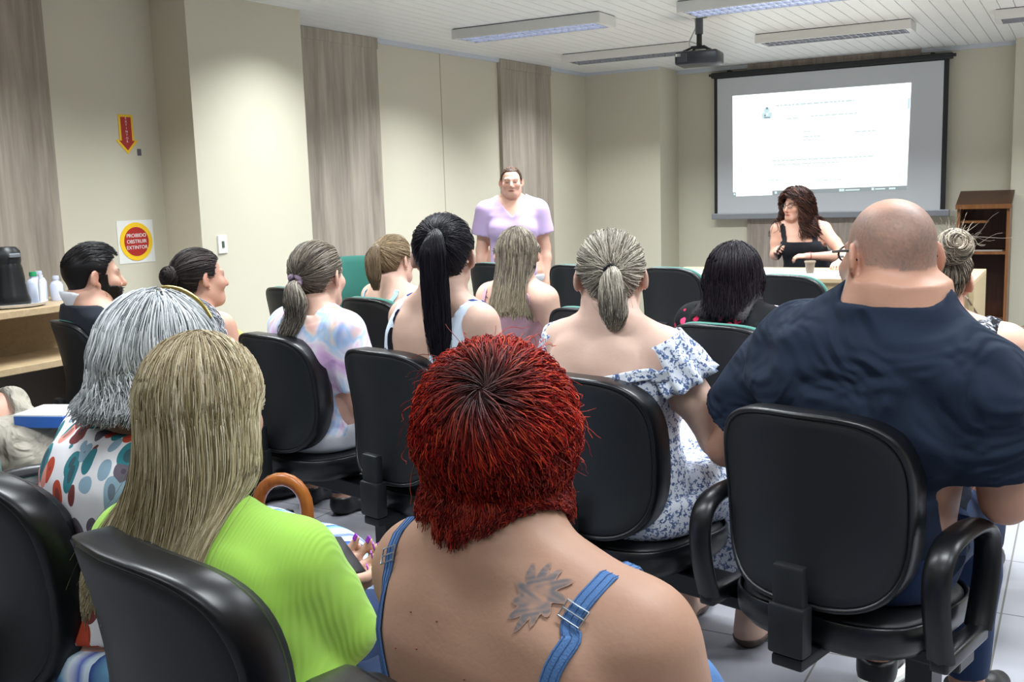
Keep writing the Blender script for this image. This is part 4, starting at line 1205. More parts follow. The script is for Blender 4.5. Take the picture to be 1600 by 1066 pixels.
def hair_swept(s, rng, n, T, cols, off=0.010, r=0.0012, m=12, lift=0.006, **kw):
    """strands lying on the scalp, gathered at direction T"""
    u = scalp_dirs(n, rng, **kw); T = np.array(T, float); T /= np.linalg.norm(T)
    t = np.linspace(0, 1, m)[None, :, None]
    U = slerp(u[:, None, :], T[None, None, :] + 0.06 * rng.normal(size=(n, 1, 3)), t)
    o = off + lift * np.sin(np.pi * t[..., 0]) * rng.uniform(0.2, 1.0, (n, 1)) + 0.002 * rng.normal(size=(n, 1))
    X = on_skull(s, U, o); X = s.push_out(X, 0.007, ('H', 'N'), 2)
    return strand_mesh(X, r, r * 0.8, cols(n, m))
def smooth_strands(X, it=2):
    for _ in range(it): X[:, 1:-1] = 0.25 * X[:, :-2] + 0.5 * X[:, 1:-1] + 0.25 * X[:, 2:]
    return X
def hang_behind(s, X, margin=0.012, groups=('T', 'AL', 'AR', 'N'), below=0.02):
    """hair that falls over the back: slide it straight backward until it clears the body"""
    low = X[..., 2] < s.N[2] + below
    for _ in range(14):
        P = X[low]; d = s.f.ev(P, groups); m = d < margin
        if not m.any(): break
        P[m, 1] -= np.clip(margin - d[m], 0, 0.05) * 0.8 + 0.003; X[low] = P
    return smooth_strands(X, 3)
def hair_tail(rng, n, ctrl, rad, cols, r=0.0012, m=22, flat=(1, 1), frizz=0.004):
    """tail along control points with radius profile; strands fill the section"""
    P = np.array(ctrl, float); k = len(P); t = np.linspace(0, 1, m) * (k - 1); i = np.minimum(t.astype(int), k - 2); f = (t - i)[:, None]
    C = P[i] * (1 - f) + P[i + 1] * f
    for _ in range(2): C[1:-1] = (C[:-2] + 2 * C[1:-1] + C[2:]) / 4
    Rr = np.interp(np.linspace(0, 1, m), np.linspace(0, 1, len(rad)), rad)
    T = np.gradient(C, axis=0); T /= np.linalg.norm(T, axis=1)[:, None]
    A = np.cross(T, (0, 1, 0.01)); A /= np.linalg.norm(A, axis=1)[:, None]; B = np.cross(T, A)
    a = rng.uniform(0, 2 * np.pi, (n, 1)); q = np.sqrt(rng.uniform(0.5, 1.1, (n, 1)))
    a = a + 0.25 * rng.normal(size=(n, 1)) * np.linspace(0, 1, m)[None]
    L = rng.uniform(0.8, 1.0, (n, 1)); tt = np.linspace(0, 1, m)[None] * L * (m - 1)
    ii = np.minimum(tt.astype(int), m - 2); ff = (tt - ii)[..., None]
    def smp(X): return X[ii] * (1 - ff) + X[ii + 1] * ff
    cc, AA, BB = smp(C), smp(A), smp(B); RR = smp(Rr[:, None])
    X = cc + RR * q[..., None] * (flat[0] * np.cos(a)[..., None] * AA + flat[1] * np.sin(a)[..., None] * BB)
    X = jitter(X, rng, frizz, 1.5)
    return X
def hair_long(s, rng, n, zend, part=(0.0, 0.15, 1.0), off=0.014, m=26, flare=0.0, sag=0.0, margin=0.012, wave=0.004, wfreq=2.0, clump=0.5, groups=90, spread=1.0, zvar=0.03, frontfall=False, inward=0.0, azmin=1.05, behind=False, **kw):
    """strands from a parting, over the skull and hanging to height zend (person z)"""
    u = scalp_dirs(n, rng, **kw)
    p = np.array(part, float); p /= np.linalg.norm(p)
    az = np.arctan2(u[:, 0], u[:, 1])                      # 0 = front
    if not frontfall:                                      # hair of the front goes to the sides
        sg = np.where(u[:, 0] >= 0, 1, -1); az = sg * np.maximum(np.abs(az), azmin + 0.4 * rng.uniform(size=n))
    e = np.stack([np.sin(az), np.cos(az), np.full(n, -0.25)], 1); e /= np.linalg.norm(e, axis=1)[:, None]
    m1 = m // 2
    t = np.linspace(0, 1, m1)[None, :, None]
    U = slerp(u[:, None], e[:, None], t)
    lift = off * (0.7 + 0.5 * rng.uniform(size=(n, 1)))
    top = on_skull(s, U, np.repeat(lift, m1, 1))
    m2 = m - m1
    st = top[:, -1]; ze = zend + zvar * rng.normal(size=n)
    tt = np.linspace(0, 1, m2 + 1)[None, 1:, None]
    c = s.H + s.R @ (SK_C * s.hs)
    rad = st - c; rad[:, 2] = 0; rad /= np.linalg.norm(rad, axis=1)[:, None]
    down = np.repeat(st[:, None], m2, 1).copy()
    down[..., 2] = st[:, None, 2] * (1 - tt[..., 0]) + ze[:, None] * tt[..., 0]
    down += rad[:, None] * (flare * tt ** 2 - inward * np.sin(np.pi * tt))
    down[..., 1] += sag * tt[..., 0] ** 1.5
    down[..., 0] = c[0] + (down[..., 0] - c[0]) * (1 - (1 - spread) * tt[..., 0])
    X = np.concatenate([top, down], 1)
    X = clumped(X, rng, groups, clump, 1.5)
    X = jitter(X, rng, wave, wfreq)
    X = hang_behind(s, X, margin) if behind else X
    return smooth_strands(s.push_out(X, margin, None, 2), 1)
# ================================================================ placing heads and clothes
def pix_ray(x, y): return _f * 1600 + _r * (x - 800) - _u * (y - 533)
def fwd(yaw): a = math.radians(-yaw); return np.array([math.sin(a), math.cos(a)])
def hip_of(key, f=0.23, lat=0.0):
    (cx, cy), yw = CH[key]; F = fwd(yw); return np.array([cx, cy]) + f * F + lat * np.array([F[1], -F[0]]), yw
def sit(key, label, top, hs=1.0, lift=0.014, fy=0.0, depth=None, f=0.23, lat=0.0, yaw=None, **kw):
    """seated person on a chair; top = where the crown of the head was measured"""
    hip, yw = hip_of(key, f, lat)
    if yaw is not None: yw = yaw
    d = pix_ray(*top)
    if depth: P = np.array([0, 0, CAM_H]) + d * depth / 1600
    else:
        F = fwd(CH[key][1]); pl = hip + fy * F; P = np.array([0, 0, CAM_H]) + d * ((pl @ F) / (d[:2] @ F))
    head = P - np.array([0, 0, 0.111 * hs + lift])
    return Person(label, hip, yw, head, hs=hs, **kw)

def zs(p): return p.N[2] - p.seat
def reg_tank(p, hem, nb, nf, arm, kb=0.0, kf=0.0, arm_t=0.62):
    """sleeveless: hem and necklines in torso units, arm = half width kept at the shoulder"""
    def r(P):
        t, u, v = p.tuv(P); au = np.abs(u)
        neck = np.where(v < 0, nb + kb * au ** 2, nf + kf * au ** 2)
        lim = np.interp(t, [0, arm_t - 0.1, arm_t, 0.85], [0.6, 0.4, arm + 0.035, arm])
        return np.maximum(np.maximum((t - neck) * zs(p), au - lim), (hem - t) * zs(p))
    return r
def arm_s(p, key, P):
    S, e, w = p.arm[key]; d = e - S; L = np.linalg.norm(d); s = ((P - S) @ (d / L)) / L
    d2 = w - e; L2 = np.linalg.norm(d2); s2 = ((P - e) @ (d2 / L2)) / L2
    return s, s2, L, L2, np.linalg.norm(P - (S + np.clip(s, 0, 1)[..., None] * d), axis=-1), np.linalg.norm(P - (e + np.clip(s2, 0, 1)[..., None] * d2), axis=-1)
def reg_shirt(p, hem, nb, nf, sleeve, kb=0.0, kf=0.0, vneck=0.0, nk=14):
    """shirt with sleeves: sleeve <=1 along the upper arm, 1..2 on to the forearm"""
    def r(P):
        t, u, v = p.tuv(P); au = np.abs(u)
        neck = np.where(v < 0, nb + kb * au ** 2, nf + kf * au ** 2 + vneck * au)
        neck = neck + nk * np.maximum(au - 0.085 * p.w, 0)
        out = np.maximum((t - neck) * zs(p), (hem - t) * zs(p))
        for sx, key in ((-1, 'L'), (1, 'R')):
            s, s2, L, L2, d1, d2 = arm_s(p, key, P)
            on_arm = np.minimum(d1, d2) < 0.125 * p.w
            far = (u * sx > 0.15 * p.w) | (d2 < 0.075)
            if sleeve <= 1: lim = np.where((s > 0.05) & (s >= sleeve - 0.2) | (s2 > 0), (s - sleeve) * L, -0.05)
            else: lim = np.where((d2 < d1) | (s > 0.95), (s2 - (sleeve - 1)) * L2, -0.05)
            m = on_arm & far & (s > 0.05)
            o2 = np.where(m, np.where(s > 0.3, lim, np.maximum(lim, out)), out)
            out = o2
        return out
    return r
def loose_sleeves(p, r0, r1, smax, drop=0.01):
    x = Sdf()
    for key in ('L', 'R'):
        S, e, w = p.arm[key]
        x.cone(S + (0, 0, -0.01), S + (e - S) * smax + (0, 0, -drop), r0, r1, 0.03, 'A' + key)
    return x
def trousers(p, mat, name='trousers', ankle=0.10, h=0.014, t=0.014, top=0.2, skirt=None, folds=0.003):
    g = ('L', 'T')
    x = Sdf()
    if skirt:
        k = (p.leg['L'][1] + p.leg['R'][1]) / 2; hp_ = (p.leg['L'][0] + p.leg['R'][0]) / 2; a = (p.leg['L'][2] + p.leg['R'][2]) / 2
        kk = (p.leg['R'][1] - p.leg['L'][1]) / 2
        for c in (-1, 0, 1):
            x.cone(hp_ + c * 0.09 * p.w * np.array([1, 0, 0]), k + c * kk, 0.105, 0.085, 0.06, 'L')
            x.cone(k + c * kk, a + c * kk * 1.1 + (0, 0, skirt - a[2]), 0.085, 0.10, 0.06, 'L')
        ankle = skirt
    def r(P):
        tt, u, v = p.tuv(P)
        z = P[..., 2]
        leg = ((v > 0.22) & (z < p.seat + 0.42)) | ((v > 0.06) & (z < p.seat + 0.185)) | (z < p.seat - 0.01) if p.seat < 0.6 else (z < p.seat)
        return np.maximum(np.where(leg, -1.0, (tt - top) * zs(p)), ankle - z)
    return p.cloth_mesh(name, mat, g, r, t, h, extra=x, folds=folds, fscale=30, seed=5)
def shoes(p, mat, t=0.006, top=0.085, h=0.008):
    for key in ('L', 'R'):
        a = p.leg[key][2]
        f = Sdf(); f.p = [q for q in p.f.p if q[4] in ('S', 'L')]
        lo, hi = a + (-0.1, -0.1, -0.1), a + (0.1, 0.22, 0.03); zt = top if a[2] < 0.12 else a[2] - 0.005
        def fld(l, hx, m): return np.maximum(f.grid(l, hx, m) - t, grid_pts(l, hx, m)[..., 2] - zt)
        V, F = mesh_field(fld, lo, hi, h)
        V[:, 2] = np.maximum(V[:, 2], 0.0)
        mesh_obj('shoe', V, F, mat, p.root)
def loc(hip, yaw, px, py, depth):
    """person-space point seen at a measured place and distance"""
    P = np.array([0, 0, CAM_H]) + pix_ray(px, py) * depth / 1600; F = fwd(yaw)
    d = P[:2] - hip
    return np.array([d[0] * F[1] - d[1] * F[0], d @ F, P[2]])
def glasses(p, mat, w=0.062, z=0.006, thin=0.0016, lens=True):
    m = MB(); hp = p.hp
    for sx in (-1, 1):
        c = np.array([sx * 0.032, 0.098, z])
        m.tube([hp(c[0] + 0.024 * math.cos(a), c[1] - 0.10 * max(0, abs(c[0] + 0.024 * math.cos(a)) - 0.03), c[2] + 0.017 * math.sin(a)) for a in np.linspace(0, 2 * np.pi, 20, endpoint=False)], thin * 1.2, 6, closed=True)
        m.tube([hp(sx * 0.056, 0.094, z + 0.006), hp(sx * 0.073, 0.085, z + 0.006), hp(sx * 0.083, 0.03, z + 0.008), hp(sx * 0.085, -0.012, z + 0.008), hp(sx * 0.083, -0.032, z - 0.010)], thin * 1.5, 6)
    m.tube([hp(-0.009, 0.099, z + 0.004), hp(0, 0.103, z + 0.007), hp(0.009, 0.099, z + 0.004)], thin * 1.2, 6)
    return m.build('glasses', mat, p.root, smooth=True)
def pattern_mat(name, build, rough=0.8):
    t = NT(name); v = t.obj(); col = build(t, v)
    w = t.noise(v, 700, 2.0).outputs[0]
    t.set(col, rough, spec=0.15, Sheen_Weight=0.0); t.bump(w, 0.12, 0.002)
    return t.m
M_denim = cloth('denim', '#4d6f9e', weave=500, strength=0.4)
M_jeans = cloth('dark_jeans', '#20304f', weave=600)
M_whitejean = cloth('white_trousers', '#c9cbd0')
M_darktrs = cloth('dark_trousers', '#1c1d22')
M_shoe = plain('shoe_black', '#131316', 0.4)
M_sandal = plain('sandal_brown', '#4a3a34', 0.5)
M_frame = plain('glasses_frame', '#1a1c26', 0.3)
SKIN_F = '#d8b09a'
H_SKIN = lambda o: o

# ---------------------------------------------------------------- 1. red-haired woman with a tattoo
def red_woman():
    rng = np.random.default_rng(11)
    p = sit('red', 'person with short red hair and a sun tattoo on her bare back, in denim straps', (770, 530), hs=1.0, lift=0.02, hyaw=30, hpitch=6, w=1.05, hipw=0.72, neck=0.078, lat=0.06, knees={'L': ((-0.07, 0.40, 0.53), (-0.07, 0.40, 0.09)), 'R': ((0.03, 0.40, 0.53), (0.05, 0.40, 0.09))}, skin='#ab8670', bust=1.0, shoulder=0.92)
    p.no_ears(); p.skin_mesh(0.007, 0.006)
    p.cloth_mesh('dress', M_denim, ('T',), reg_tank(p, 0.02, 0.44, 0.72, 0.13), 0.006, 0.009, folds=0.002)
    trousers(p, M_denim, 'skirt'); shoes(p, M_sandal)
    X = lambda t, u, v: p.spine(t) + np.array([u, v, 0])
    for sx, u1 in ((1, 0.075), (-1, -0.115)):
        o, Q, T, G, B = p.band('strap', [X(0.66, sx * 0.11, 0.14), X(0.84, sx * 0.128, 0.07), X(0.905, sx * 0.128, -0.01), X(0.84, sx * 0.125, -0.08), X(0.66, u1 + sx * 0.022, -0.13), X(0.42, u1, -0.13)], 0.019, 0.0022, M_denim, 0.001, 60)
        i = 26
        m = MB(); c = Q[i] + G[i] * 0.004
        m.tube([c + T[i] * a * 0.009 + B[i] * b * 0.013 for a, b in ((-1, -1), (-1, 1), (1, 1), (1, -1))], 0.0011, 6, closed=True)
        m.tube([c - B[i] * 0.013, c + B[i] * 0.013], 0.001, 6)
        m.build('strap_buckle', plain('buckle_steel', '#aab4bd', 0.3, 0.8), o, smooth=True)
        m = MB()
        for e in (-0.38, 0.0, 0.38): m.tube([Q[j] + G[j] * 0.0024 + B[j] * e * 0.019 for j in range(0, 60)], 0.00045, 4)
        m.build('stitching', plain('denim_stitch', '#2f4b78', 0.8), o)
    # tattoo: a sun with curled rays, laid on the skin
    c0 = X(0.945, 0.105, -0.12); n = 90; hsz = 0.034
    g = np.linspace(-1, 1, n); A, Bz = np.meshgrid(g, g, indexing='ij')
    rr = np.hypot(A, Bz); th = np.arctan2(Bz, A)
    ray = 0.55 + 0.40 * np.abs(np.sin(th * 5.5 + 2.2 * rr)) ** 1.5 * (0.7 + 0.3 * np.sin(th * 3 + 1))
    on = rr < ray
    P = np.stack([c0[0] + A * hsz, np.full_like(A, c0[1]), c0[2] + Bz * hsz], -1)
    for _ in range(4): P[..., 1] += p.f.ev(P, ('T',)) * 1.0
    P[..., 1] -= 0.0007
    ids = np.arange(n * n).reshape(n, n)
    q = np.stack([ids[:-1, :-1], ids[1:, :-1], ids[1:, 1:], ids[:-1, 1:]], -1).reshape(-1, 4)
    F = q[(on[:-1, :-1] & on[1:, 1:]).ravel()]
    f1 = 0.5 + 0.5 * np.sin(9 * A + 3 * np.sin(5 * Bz)) * np.cos(8 * Bz + 2 * A)
    inner = np.clip((0.42 - rr) * 8, 0, 1)
    edge = np.clip((ray - rr) * 9, 0, 1); mix = (edge * np.clip(0.74 - 0.60 * inner * f1 - 0.28 * (0.5 + 0.5 * np.sin(14 * A + 6 * np.sin(9 * Bz))), 0.08, 0.78))[..., None]
    C = p.skin * (1 - mix) + np.array(srgb('#3f5867')) * mix
    V, F = P.reshape(-1, 3), F
    u = np.unique(F); mm = np.full(len(V), -1); mm[u] = np.arange(len(u))
    mesh_obj('tattoo', V[u], mm[F], M_skin, p.root, C.reshape(-1, 3)[u])
    m = MB()
    for t, uu in ((0.86, -0.06), (0.80, -0.05), (0.78, -0.09), (0.70, 0.0), (0.72, -0.02), (0.55, -0.01), (0.78, 0.02), (0.60, 0.06), (0.86, -0.02)):
        q_ = X(t, uu, -0.13)[None]
        for _ in range(5): q_[:, 1] += p.f.ev(q_, ('T',))
        m.lathe([(0.0, -0.001), (0.0014, -0.0004), (0.0010, 0.0005), (0, 0.0008)], q_[0], 8, False)
    m.build('moles', plain('mole_red', '#7d3a30', 0.6), p.root, smooth=True)
    # hair: whorl at the crown, layered, fuller at the back, tapering to the nape
    N = 13000; mseg = 12
    u = scalp_dirs(N, rng, back=-1.5, side=-0.85, front=0.5)
    K = np.array([-0.14, -0.80, 0.58]); K /= np.linalg.norm(K)
    away = u - K * (u @ K)[:, None]; dist = np.linalg.norm(away, axis=1); away /= dist[:, None] + 1e-6
    swirl = np.cross(K, away)
    dirn = away + swirl * (0.9 * np.exp(-dist * 2.2))[:, None] + 0.12 * rng.normal(size=(N, 3))
    dirn[:, 2] -= 0.55 * np.clip(dist, 0, 1)
    L = rng.uniform(0.4, 0.85, N)
    t = np.linspace(0, 1, mseg)
    U = u[:, None] + dirn[:, None] * (L[:, None] * t[None])[..., None]
    U[..., 2] = np.maximum(U[..., 2], -0.96)
    U /= np.linalg.norm(U, axis=2, keepdims=True)
    # thickness: thick at back and sides, thin at the nape
    nape = np.clip((U[..., 2] + 0.95) / 0.75, 0.0, 1)
    off = 0.006 + (0.019 * nape) * (0.35 + 0.65 * np.sin(np.pi * np.clip(t, 0, 0.8) / 1.0)[None]) * rng.uniform(0.3, 1.1, (N, 1))
    X_ = on_skull(p, U, off)
    low = np.clip(-u[:, 2] - 0.02, 0, 1)[:, None] * t[None] ** 1.5; X_[..., 2] -= 0.06 * low; X_ = p.push_out(X_, 0.006, None, 2)
    X_ = clumped(X_, rng, 240, 0.6, 1.2); X_ = jitter(X_, rng, 0.004, 1.0)
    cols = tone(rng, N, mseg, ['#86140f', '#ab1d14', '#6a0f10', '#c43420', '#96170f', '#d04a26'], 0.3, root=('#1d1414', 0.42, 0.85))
    under = np.clip(0.25 - u[:, 2], 0, 1.0)[:, None, None]; cols = cols * (1 - 0.55 * np.clip(under * 1.3, 0, 1))  # underside strands darker: dark hair beneath, plus shade put into the colour
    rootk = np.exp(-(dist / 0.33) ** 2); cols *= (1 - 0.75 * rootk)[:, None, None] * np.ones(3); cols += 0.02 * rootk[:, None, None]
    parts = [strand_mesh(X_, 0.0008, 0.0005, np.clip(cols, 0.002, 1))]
    k2 = 260; uu = u[:k2]; fly = on_skull(p, U[:k2], off[:k2] * 1.3) + 0.012 * t[None, :, None] * rng.normal(size=(k2, 1, 3))
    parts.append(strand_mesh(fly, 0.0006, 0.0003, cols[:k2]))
    parts.append(cap_mesh(p, '#330a0b', 0.010, 0.006, back=-1.5, side=-0.85, front=0.5))
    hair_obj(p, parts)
    return p
red_woman()

# ---------------------------------------------------------------- 2. blonde woman in lime green
def lime_mat(name, c):
    t = NT(name); v = t.obj(); sp = t.n('ShaderNodeSeparateXYZ'); t.put(sp.inputs[0], v)
    w = t.math('SINE', t.math('MULTIPLY', sp.outputs[0], 1050.0))
    n = t.noise(v, 5, 3.0).outputs[0]
    cc = srgb(c)
    t.set(t.mix(n, tuple(x * 0.92 for x in cc), cc), 0.75, spec=0.2, Sheen_Weight=0.2)
    t.bump(w, 0.22, 0.0010)
    return t.m
def lime_woman():
    rng = np.random.default_rng(12)
    hip, _ = hip_of('lime', 0.23, 0.07); yw = 6
    wr = loc(hip, yw, 494, 890, 1.80); fg = loc(hip, yw, 556, 886, 1.88); d = fg - wr
    arms = {'R': (loc(hip, yw, 540, 985, 1.56), wr, (d / np.linalg.norm(d), loc(hip, yw, 470, 800, 1.66) - wr), 0.75), 'L': ((-0.22, 0.10, 0.70), (-0.14, 0.30, 0.68), ((0.7, 0.5, 0.1), (0.1, -0.2, 0.95)), 0.7)}
    p = sit('lime', 'person with long straight blonde hair in a lime green ribbed blouse', (310, 518), hs=1.0, lift=0.018, hyaw=22, hpitch=4, w=0.95, yaw=yw, lat=0.07, skin='#c9a08c', arms=arms, shoulder=0.96, neck=0.14)
    p.no_ears(); p.skin_mesh(0.009, 0.006, hands=('R', 'L'))
    M = lime_mat('lime_rib', '#93c04a')
    p.cloth_mesh('blouse', M, ('T', 'AL', 'AR', 'FL', 'FR'), reg_shirt(p, 0.05, 0.975, 0.9, 1.93, kb=3), 0.009, 0.007, folds=0.005, fscale=26, seed=3)
    trousers(p, M_jeans); shoes(p, M_shoe)
    h = p.hand['R']
    nails = plain('nail_purple', '#a23fd0', 0.25)
    for key in ('R', 'L'):
        for tip, d, _ in p.hand[key]['tips']:
            o = MB().box((-0.0045, -0.006, -0.001), (0.0045, 0.008, 0.0015), bev=0.001).build('nail', nails, p.root)
            n = p.hand[key]['n']; up = -n; yv = d / np.linalg.norm(d); xv = np.cross(yv, up); xv /= np.linalg.norm(xv); up = np.cross(xv, yv)
            c = tip + up * 0.0055 + yv * 0.003
            o.matrix_local = Matrix(((xv[0], yv[0], up[0], c[0]), (xv[1], yv[1], up[1], c[1]), (xv[2], yv[2], up[2], c[2]), (0, 0, 0, 1)))
    N = 7500
    u = dict(back=-1.25, side=-0.10, front=0.5)
    X = hair_long(p, rng, N, 0.82, off=0.018, m=30, flare=0.02, sag=-0.02, margin=0.014, wave=0.006, wfreq=1.0, clump=0.55, groups=150, zvar=0.03, spread=1.08, azmin=1.6, behind=True, **u)
    # most of it hangs on the left of the back
    zt = np.clip((p.H[2] - 0.05 - X[..., 2]) / 0.30, 0, 1); X[..., 0] -= 0.055 * zt ** 1.3
    X = hang_behind(p, X, 0.014)
    cols = tone(rng, N, 30, ['#b2a381', '#998a66', '#cbbf9f', '#7f7153', '#bcae8b', '#dbd1b6'], 0.16, root=('#8d7a62', 0.10, 0.55), tip=('#5f5534', 0.5, 0.5))
    parts = [strand_mesh(X, 0.0009, 0.0005, cols), cap_mesh(p, '#7d6d4c', 0.011, 0.006, **u)]
    k = 70; fl = X[:k] + np.linspace(0, 1, 30)[None, :, None] ** 2 * rng.normal(size=(k, 1, 3)) * np.array([0.018, 0.006, 0.01]) + np.array([0.004, -0.008, 0.0])
    parts.append(strand_mesh(fl, 0.0006, 0.0003, cols[:k]))
    hair_obj(p, parts)
    # phone held in her hand
    c = p.hand['R']['c'] + 0.022 * p.hand['R']['n']; a = math.radians(p.yaw)
    w = np.array([math.cos(a) * c[0] - math.sin(a) * c[1], math.sin(a) * c[0] + math.cos(a) * c[1], c[2]]) + np.array([p.root.location.x, p.root.location.y, 0])
    hand = p.hand['R']; Zm = np.array([[math.cos(a), -math.sin(a), 0], [math.sin(a), math.cos(a), 0], [0, 0, 1]])
    nn, dd = Zm @ hand['n'], Zm @ hand['side']; xx = np.cross(dd, nn)
    o = MB().box((-0.026, -0.055, -0.004), (0.026, 0.038, 0.004), bev=0.003).build('phone', M_black)
    o.matrix_world = Matrix(((xx[0], dd[0], nn[0], w[0]), (xx[1], dd[1], nn[1], w[1]), (xx[2], dd[2], nn[2], w[2]), (0, 0, 0, 1)))
    tag(o, 'black phone held in the hand of the woman in lime green', 'phone')
lime_woman()

# ---------------------------------------------------------------- 3. bald man in a navy t-shirt
def bald_man():
    rng = np.random.default_rng(13)
    arms = {'L': ((-0.345, 0.05, 0.725), (-0.20, 0.27, 0.70), None, 0.6), 'R': ((0.33, 0.04, 0.715), (0.26, 0.28, 0.695), None, 0.6)}
    p = sit('man', 'person with a bald shaved head and glasses in a navy t-shirt', (1390, 311), hs=1.10, lift=0.0, hyaw=38, hpitch=3, w=1.19, dp=0.98, f=0.28, male=True, neck=0.085, sht=0.77, tilt=0.03, lat=-0.02, skin='#b98e78', arms=arms, bust=0, neckw=1.22, shoulder=0.96)
    def scalp(Q, C):
        u = (Q - SK_C) / SK_R; n0 = np.linalg.norm(u, axis=1); u = u / (n0[:, None] + 1e-9)
        hl = hairline(u, back=-1.3, side=-0.25, front=0.8)
        band = np.clip((u[:, 2] - hl) / 0.18, 0, 1)
        top = np.clip((0.80 - np.hypot(u[:, 0] * 0.9, (u[:, 1] + 0.12) * 0.62) - 0.35 * 0) * 0, 0, 1)
        crown = np.clip((u[:, 2] - 0.60) / 0.22, 0, 1) * np.clip((u[:, 1] + 0.75) / 0.35, 0, 1)
        k = band * (1 - crown) * 0.62 * (np.abs(Q[:, 0]) < 0.083 * 1.0)
        k = k * np.clip(0.8 + 0.25 * lattice(Q, 70, 3) + 0.12 * rng.normal(size=len(k)), 0, 1.2)
        k = np.where(n0 > 1.12, 0, k)
        C[:] = C * (1 - k[:, None]) + np.array(srgb('#5f5b5a')) * k[:, None]
        beard = np.clip(1.4 - ((Q[:, 2] + 0.075) / 0.05) ** 2, 0, 1) * (Q[:, 1] > 0.0) * (n0 > 0.9) * 0.55
        C[:] = C * (1 - beard[:, None]) + np.array(srgb('#b9b2ac')) * beard[:, None]
    # neck folds
    for z, yb in ((-0.062, -0.070), (-0.092, -0.066)):
        p.f.cone(p.hp(-0.055, yb, z), p.hp(0.055, yb, z), 0.027, 0.027, 0.025, 'N')
    p.skin_mesh(0.009, 0.005, opts=dict(scalp=scalp, brow=srgb('#6b5f58')))
    M = cloth('navy_shirt', '#1b2434', weave=900)
    tt = NT('navy_shirt_folds'); v = tt.obj(scale=(1, 1, 1), rot=(0.2, 0.5, 0.3)); n = tt.noise(v, 4.5, 2.0, 0.5, 1.6).outputs[0]; n3 = tt.noise(v, 900, 2.0).outputs[0]
    tt.set(tt.mix(n, srgb('#1a2332'), srgb('#212b3c')), 0.85, spec=0.15); tt.bump(tt.math('ADD', n, tt.math('MULTIPLY', n3, 0.01)), 0.8, 0.09); M = tt.m
    x = loose_sleeves(p, 0.096, 0.096, 0.68, 0.0)
    x.ell(p.spine(0.30) + (0, 0.07, 0), (0.235, 0.17, 0.16), 0.08, 'T')
    p.cloth_mesh('t_shirt', M, ('T', 'AL', 'AR'), reg_shirt(p, 0.08, 1.0, 0.95, 0.68), 0.012, 0.009, extra=x, folds=0.016, fscale=24, seed=8, relax=2)
    trousers(p, M_jeans, t=0.018)
    shoes(p, M_shoe, 0.010)
    for key in ('L', 'R'):
        a = p.leg[key][2]; m = MB()
        m.tube([a + (0.04 * math.sin(q) * 1.1, 0.075 - 0.135 * math.cos(q), -a[2] + 0.018) for q in np.linspace(0, 2 * np.pi, 24, endpoint=False)], 0.015, 8, closed=True)
        m.build('shoe_sole', M_white, p.root, smooth=True)
    glasses(p, M_frame, thin=0.0019)
    return p
bald_man()

